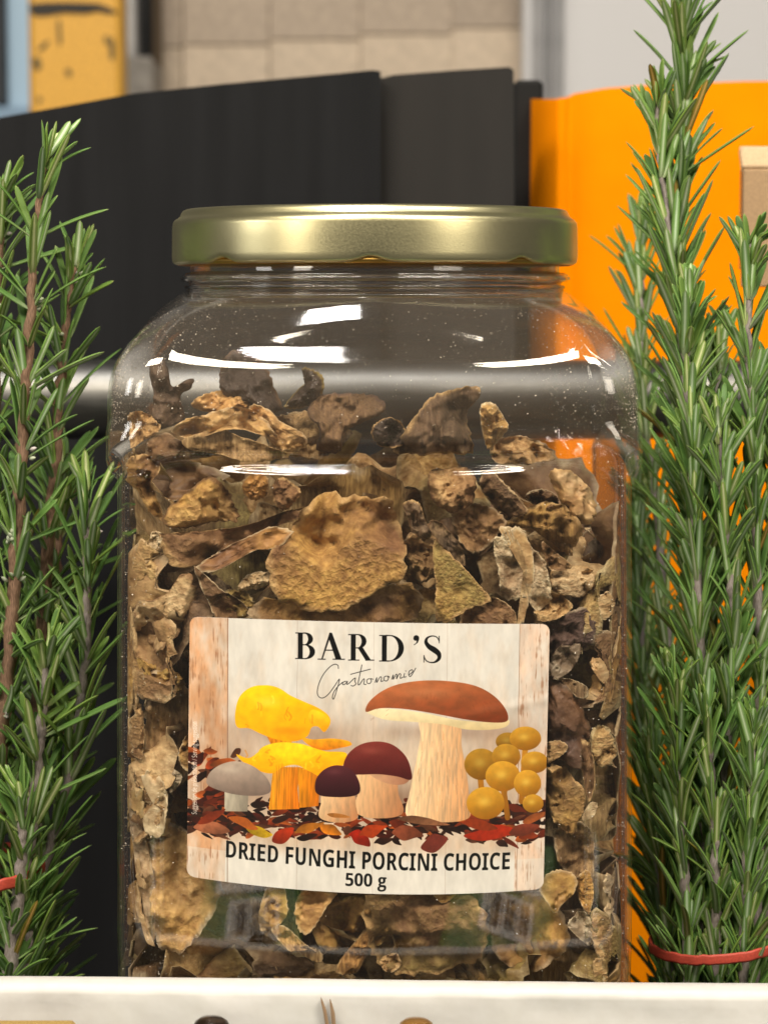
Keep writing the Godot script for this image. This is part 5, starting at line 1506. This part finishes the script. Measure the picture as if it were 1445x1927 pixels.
func band(called: String, label: String, cx: float, cy: float, z: float, rx: float, rz: float, tilt: float, high: float) -> void:
	var c := at(cx, cy, z)
	var m := M.new()
	var n := 72
	for k in n:
		var a := TAU * k / n
		var r := 1.0 + 0.02 * nz.get_noise_1d(k * 0.6)
		var p := Vector3(sin(a) * rx * r, sin(a) * rx * tilt + 0.0006 * nz.get_noise_1d(k * 0.35 + 9.0), cos(a) * rz * r)
		var out := Vector3(sin(a) / rx, 0, cos(a) / rz).normalized()
		for q in [[-0.0005, -0.45], [0.0005, -0.5], [0.0007, -0.3], [0.0007, 0.3], [0.0005, 0.5], [-0.0005, 0.45]]:
			m.point(p + out * q[0] + Vector3(0, q[1] * high, 0))
	for k in n:
		for q in 6:
			var a := k * 6 + q; var b := k * 6 + (q + 1) % 6
			var k2 := ((k + 1) % n) * 6
			m.quad(a, k2 + q, k2 + (q + 1) % 6, b)
	var o := put(called, m.done(), textured(lin(0.55, 0.075, 0.045), 0.55, noise_tex(0.06, FastNoiseLite.TYPE_SIMPLEX_SMOOTH, 3, 121, Color(0.8, 0.8, 0.8), Color(1, 1, 1)), Vector3(30, 30, 30)), null, c)
	tag(o, label, "rubber band")

func rosemary() -> void:
	rosemary_kit()
	var grey := textured(lin(0.42, 0.37, 0.36), 0.75, noise_tex(0.05, FastNoiseLite.TYPE_SIMPLEX_SMOOTH, 3, 111, Color(0.6, 0.58, 0.55), Color(1, 1, 1)), Vector3(80, 14, 80))
	var wood := textured(lin(0.40, 0.27, 0.18), 0.8, noise_tex(0.05, FastNoiseLite.TYPE_SIMPLEX_SMOOTH, 4, 112, Color(0.4, 0.36, 0.32), Color(1.05, 1, 1)), Vector3(90, 10, 90))
	var R := {"stem": grey, "tint": 0}
	# the right bundle
	sprig("tallest rosemary sprig, rising out of the picture at top right", [1282, -60, 1283, 60, 1286, 170, 1278, 300, 1272, 440, 1280, 600, 1290, 780, 1300, 1000, 1318, 1300, 1330, 1600, 1330, 1990], -0.035, -0.010, R.merged({"len": 0.0280, "gap": 0.0090, "tuft": 5, "angle": 33.0}))
	sprig("short side shoot hugging the tallest rosemary sprig on its left", [1236, 190, 1240, 270, 1248, 360, 1262, 450, 1276, 580], -0.022, -0.018, R.merged({"len": 0.024, "tuft": 3, "foot": 0.0013}))
	sprig("rosemary sprig with a round leafy tip just right of the jar's shoulder", [1204, 410, 1205, 520, 1206, 600, 1212, 760, 1232, 930, 1243, 1060, 1254, 1190, 1262, 1300, 1280, 1500, 1294, 1700, 1300, 1990], -0.105, -0.040, R.merged({"tuft": 3}))
	sprig("rosemary sprig whose tip stands before the brown cardboard box", [1412, 460, 1408, 560, 1408, 680, 1414, 760, 1418, 920, 1424, 1100, 1428, 1240, 1430, 1400, 1426, 1600, 1416, 1990], 0.010, 0.012, R.merged({"tuft": 3}))
	sprig("rosemary sprig with its tip at the middle of the right bundle, below the tallest", [1292, 560, 1292, 660, 1296, 770, 1304, 900, 1310, 1060, 1318, 1240, 1322, 1460, 1326, 1990], 0.008, 0.016, R.merged({"tint": 2}))
	sprig("rosemary sprig starting level with the jar's ridge, right of the middle of its bundle", [1352, 800, 1360, 940, 1368, 1060, 1382, 1160, 1372, 1290, 1366, 1480, 1372, 1700, 1366, 1990], 0.016, 0.018, R)
	sprig("short front rosemary sprig with its tip level with the label's brand line", [1268, 1290, 1272, 1380, 1277, 1500, 1282, 1600, 1292, 1720, 1296, 1990], 0.026, 0.024, R.merged({"tint": 2, "len": 0.025}))
	sprig("short front rosemary sprig right of the other short one, above the rubber band", [1326, 1340, 1338, 1450, 1344, 1560, 1348, 1680, 1352, 1990], 0.030, 0.026, R.merged({"len": 0.025}))
	sprig("thin rosemary sprig behind the jar's right wall, tip below the shoulder", [1186, 690, 1192, 820, 1200, 980, 1208, 1150, 1218, 1350, 1232, 1560, 1250, 1780, 1262, 1990], -0.125, -0.050, R.merged({"tuft": 3}))
	sprig("rosemary sprig squeezed between jar and right bundle", [1196, 1000, 1200, 1150, 1206, 1300, 1212, 1450, 1226, 1600, 1246, 1780, 1262, 1990], -0.105, -0.045, R.merged({"tint": 3}))
	sprig("rosemary sprig cut by the picture's right edge", [1462, 700, 1458, 860, 1452, 1020, 1450, 1200, 1448, 1420, 1440, 1700, 1430, 1990], -0.010, 0.000, R)
	sprig("rosemary sprig at the back of the right bundle, behind the orange gaps", [1352, 640, 1346, 800, 1340, 960, 1340, 1150, 1344, 1400, 1350, 1700, 1350, 1990], -0.040, -0.020, R.merged({"tint": 3}))
	sprig("low rosemary sprig at the right edge just above the rubber band", [1418, 1380, 1412, 1500, 1406, 1620, 1400, 1760, 1396, 1990], 0.030, 0.026, R.merged({"len": 0.025}))
	sprig("low rosemary sprig at the left foot of the right bundle", [1224, 1420, 1232, 1540, 1244, 1660, 1256, 1790, 1266, 1990], 0.000, 0.010, R.merged({"tint": 3}))
	band("rubber_band", "red rubber band round the foot of the right rosemary bundle", 1350, 1768, 0.012, 0.0248, 0.026, 0.10, 0.0038)
	# the left bundle: older wood, longer and looser leaves, buds
	var L := {"stem": wood, "group": "rosemary sprigs in the left bundle", "len": 0.029, "angle": 42.0, "gap": 0.0128, "tuft": 2, "foot": 0.0030, "buds": 0.3, "tint": 1, "old": true}
	sprig("budding rosemary sprig with the highest tip in the left bundle", [84, 300, 76, 370, 66, 470, 60, 570, 50, 690, 42, 820, 36, 960, 26, 1120, 12, 1300, 0, 1450, -10, 1700, -20, 1990], 0.020, 0.010, L)
	sprig("rosemary sprig leaning right, second from the jar at upper left", [140, 500, 128, 580, 120, 660, 112, 760, 104, 880, 94, 1000, 84, 1150, 70, 1350, 50, 1600, 40, 1990], -0.005, 0.000, L)
	sprig("rosemary sprig nearest the jar on the left, its grey stem bare in places", [164, 940, 166, 1020, 164, 1110, 166, 1180, 156, 1300, 144, 1400, 128, 1480, 100, 1580, 66, 1720, 40, 1990], 0.010, 0.010, L.merged({"stem": grey, "foot": 0.0022, "buds": 0.2, "gap": 0.011, "angle": 30.0, "tuft": 2}, true))
	sprig("rosemary sprig cut by the picture's left edge", [4, 380, 0, 480, -6, 600, -10, 760, -14, 940, -20, 1200, -30, 1500, -30, 1990], 0.000, 0.000, L)
	sprig("short rosemary sprig in front at the lower left, above the red band", [40, 1500, 42, 1560, 40, 1620, 34, 1700, 20, 1800, 10, 1990], 0.034, 0.030, L.merged({"stem": grey, "len": 0.027, "buds": 0.0}, true))
	sprig("rosemary sprig at the back of the left bundle", [120, 900, 110, 1050, 96, 1200, 84, 1400, 66, 1600, 46, 1990], -0.035, -0.010, L.merged({"tint": 3, "buds": 0.1}, true))
	sprig("low bushy rosemary sprig at the bottom left below the red band", [52, 1700, 54, 1750, 50, 1810, 40, 1880, 30, 1990], 0.024, 0.024, L.merged({"stem": grey, "angle": 50.0, "buds": 0.0, "gap": 0.009, "tuft": 2}, true))
	sprig("lower rosemary sprig leaning towards the jar at left", [88, 1230, 84, 1320, 74, 1420, 60, 1540, 42, 1680, 24, 1990], 0.024, 0.020, L.merged({"stem": grey, "buds": 0.1}, true))
	band("rubber_band", "red rubber band round the left rosemary bundle at the picture's edge", -8, 1632, 0.010, 0.0180, 0.030, 0.05, 0.0044)
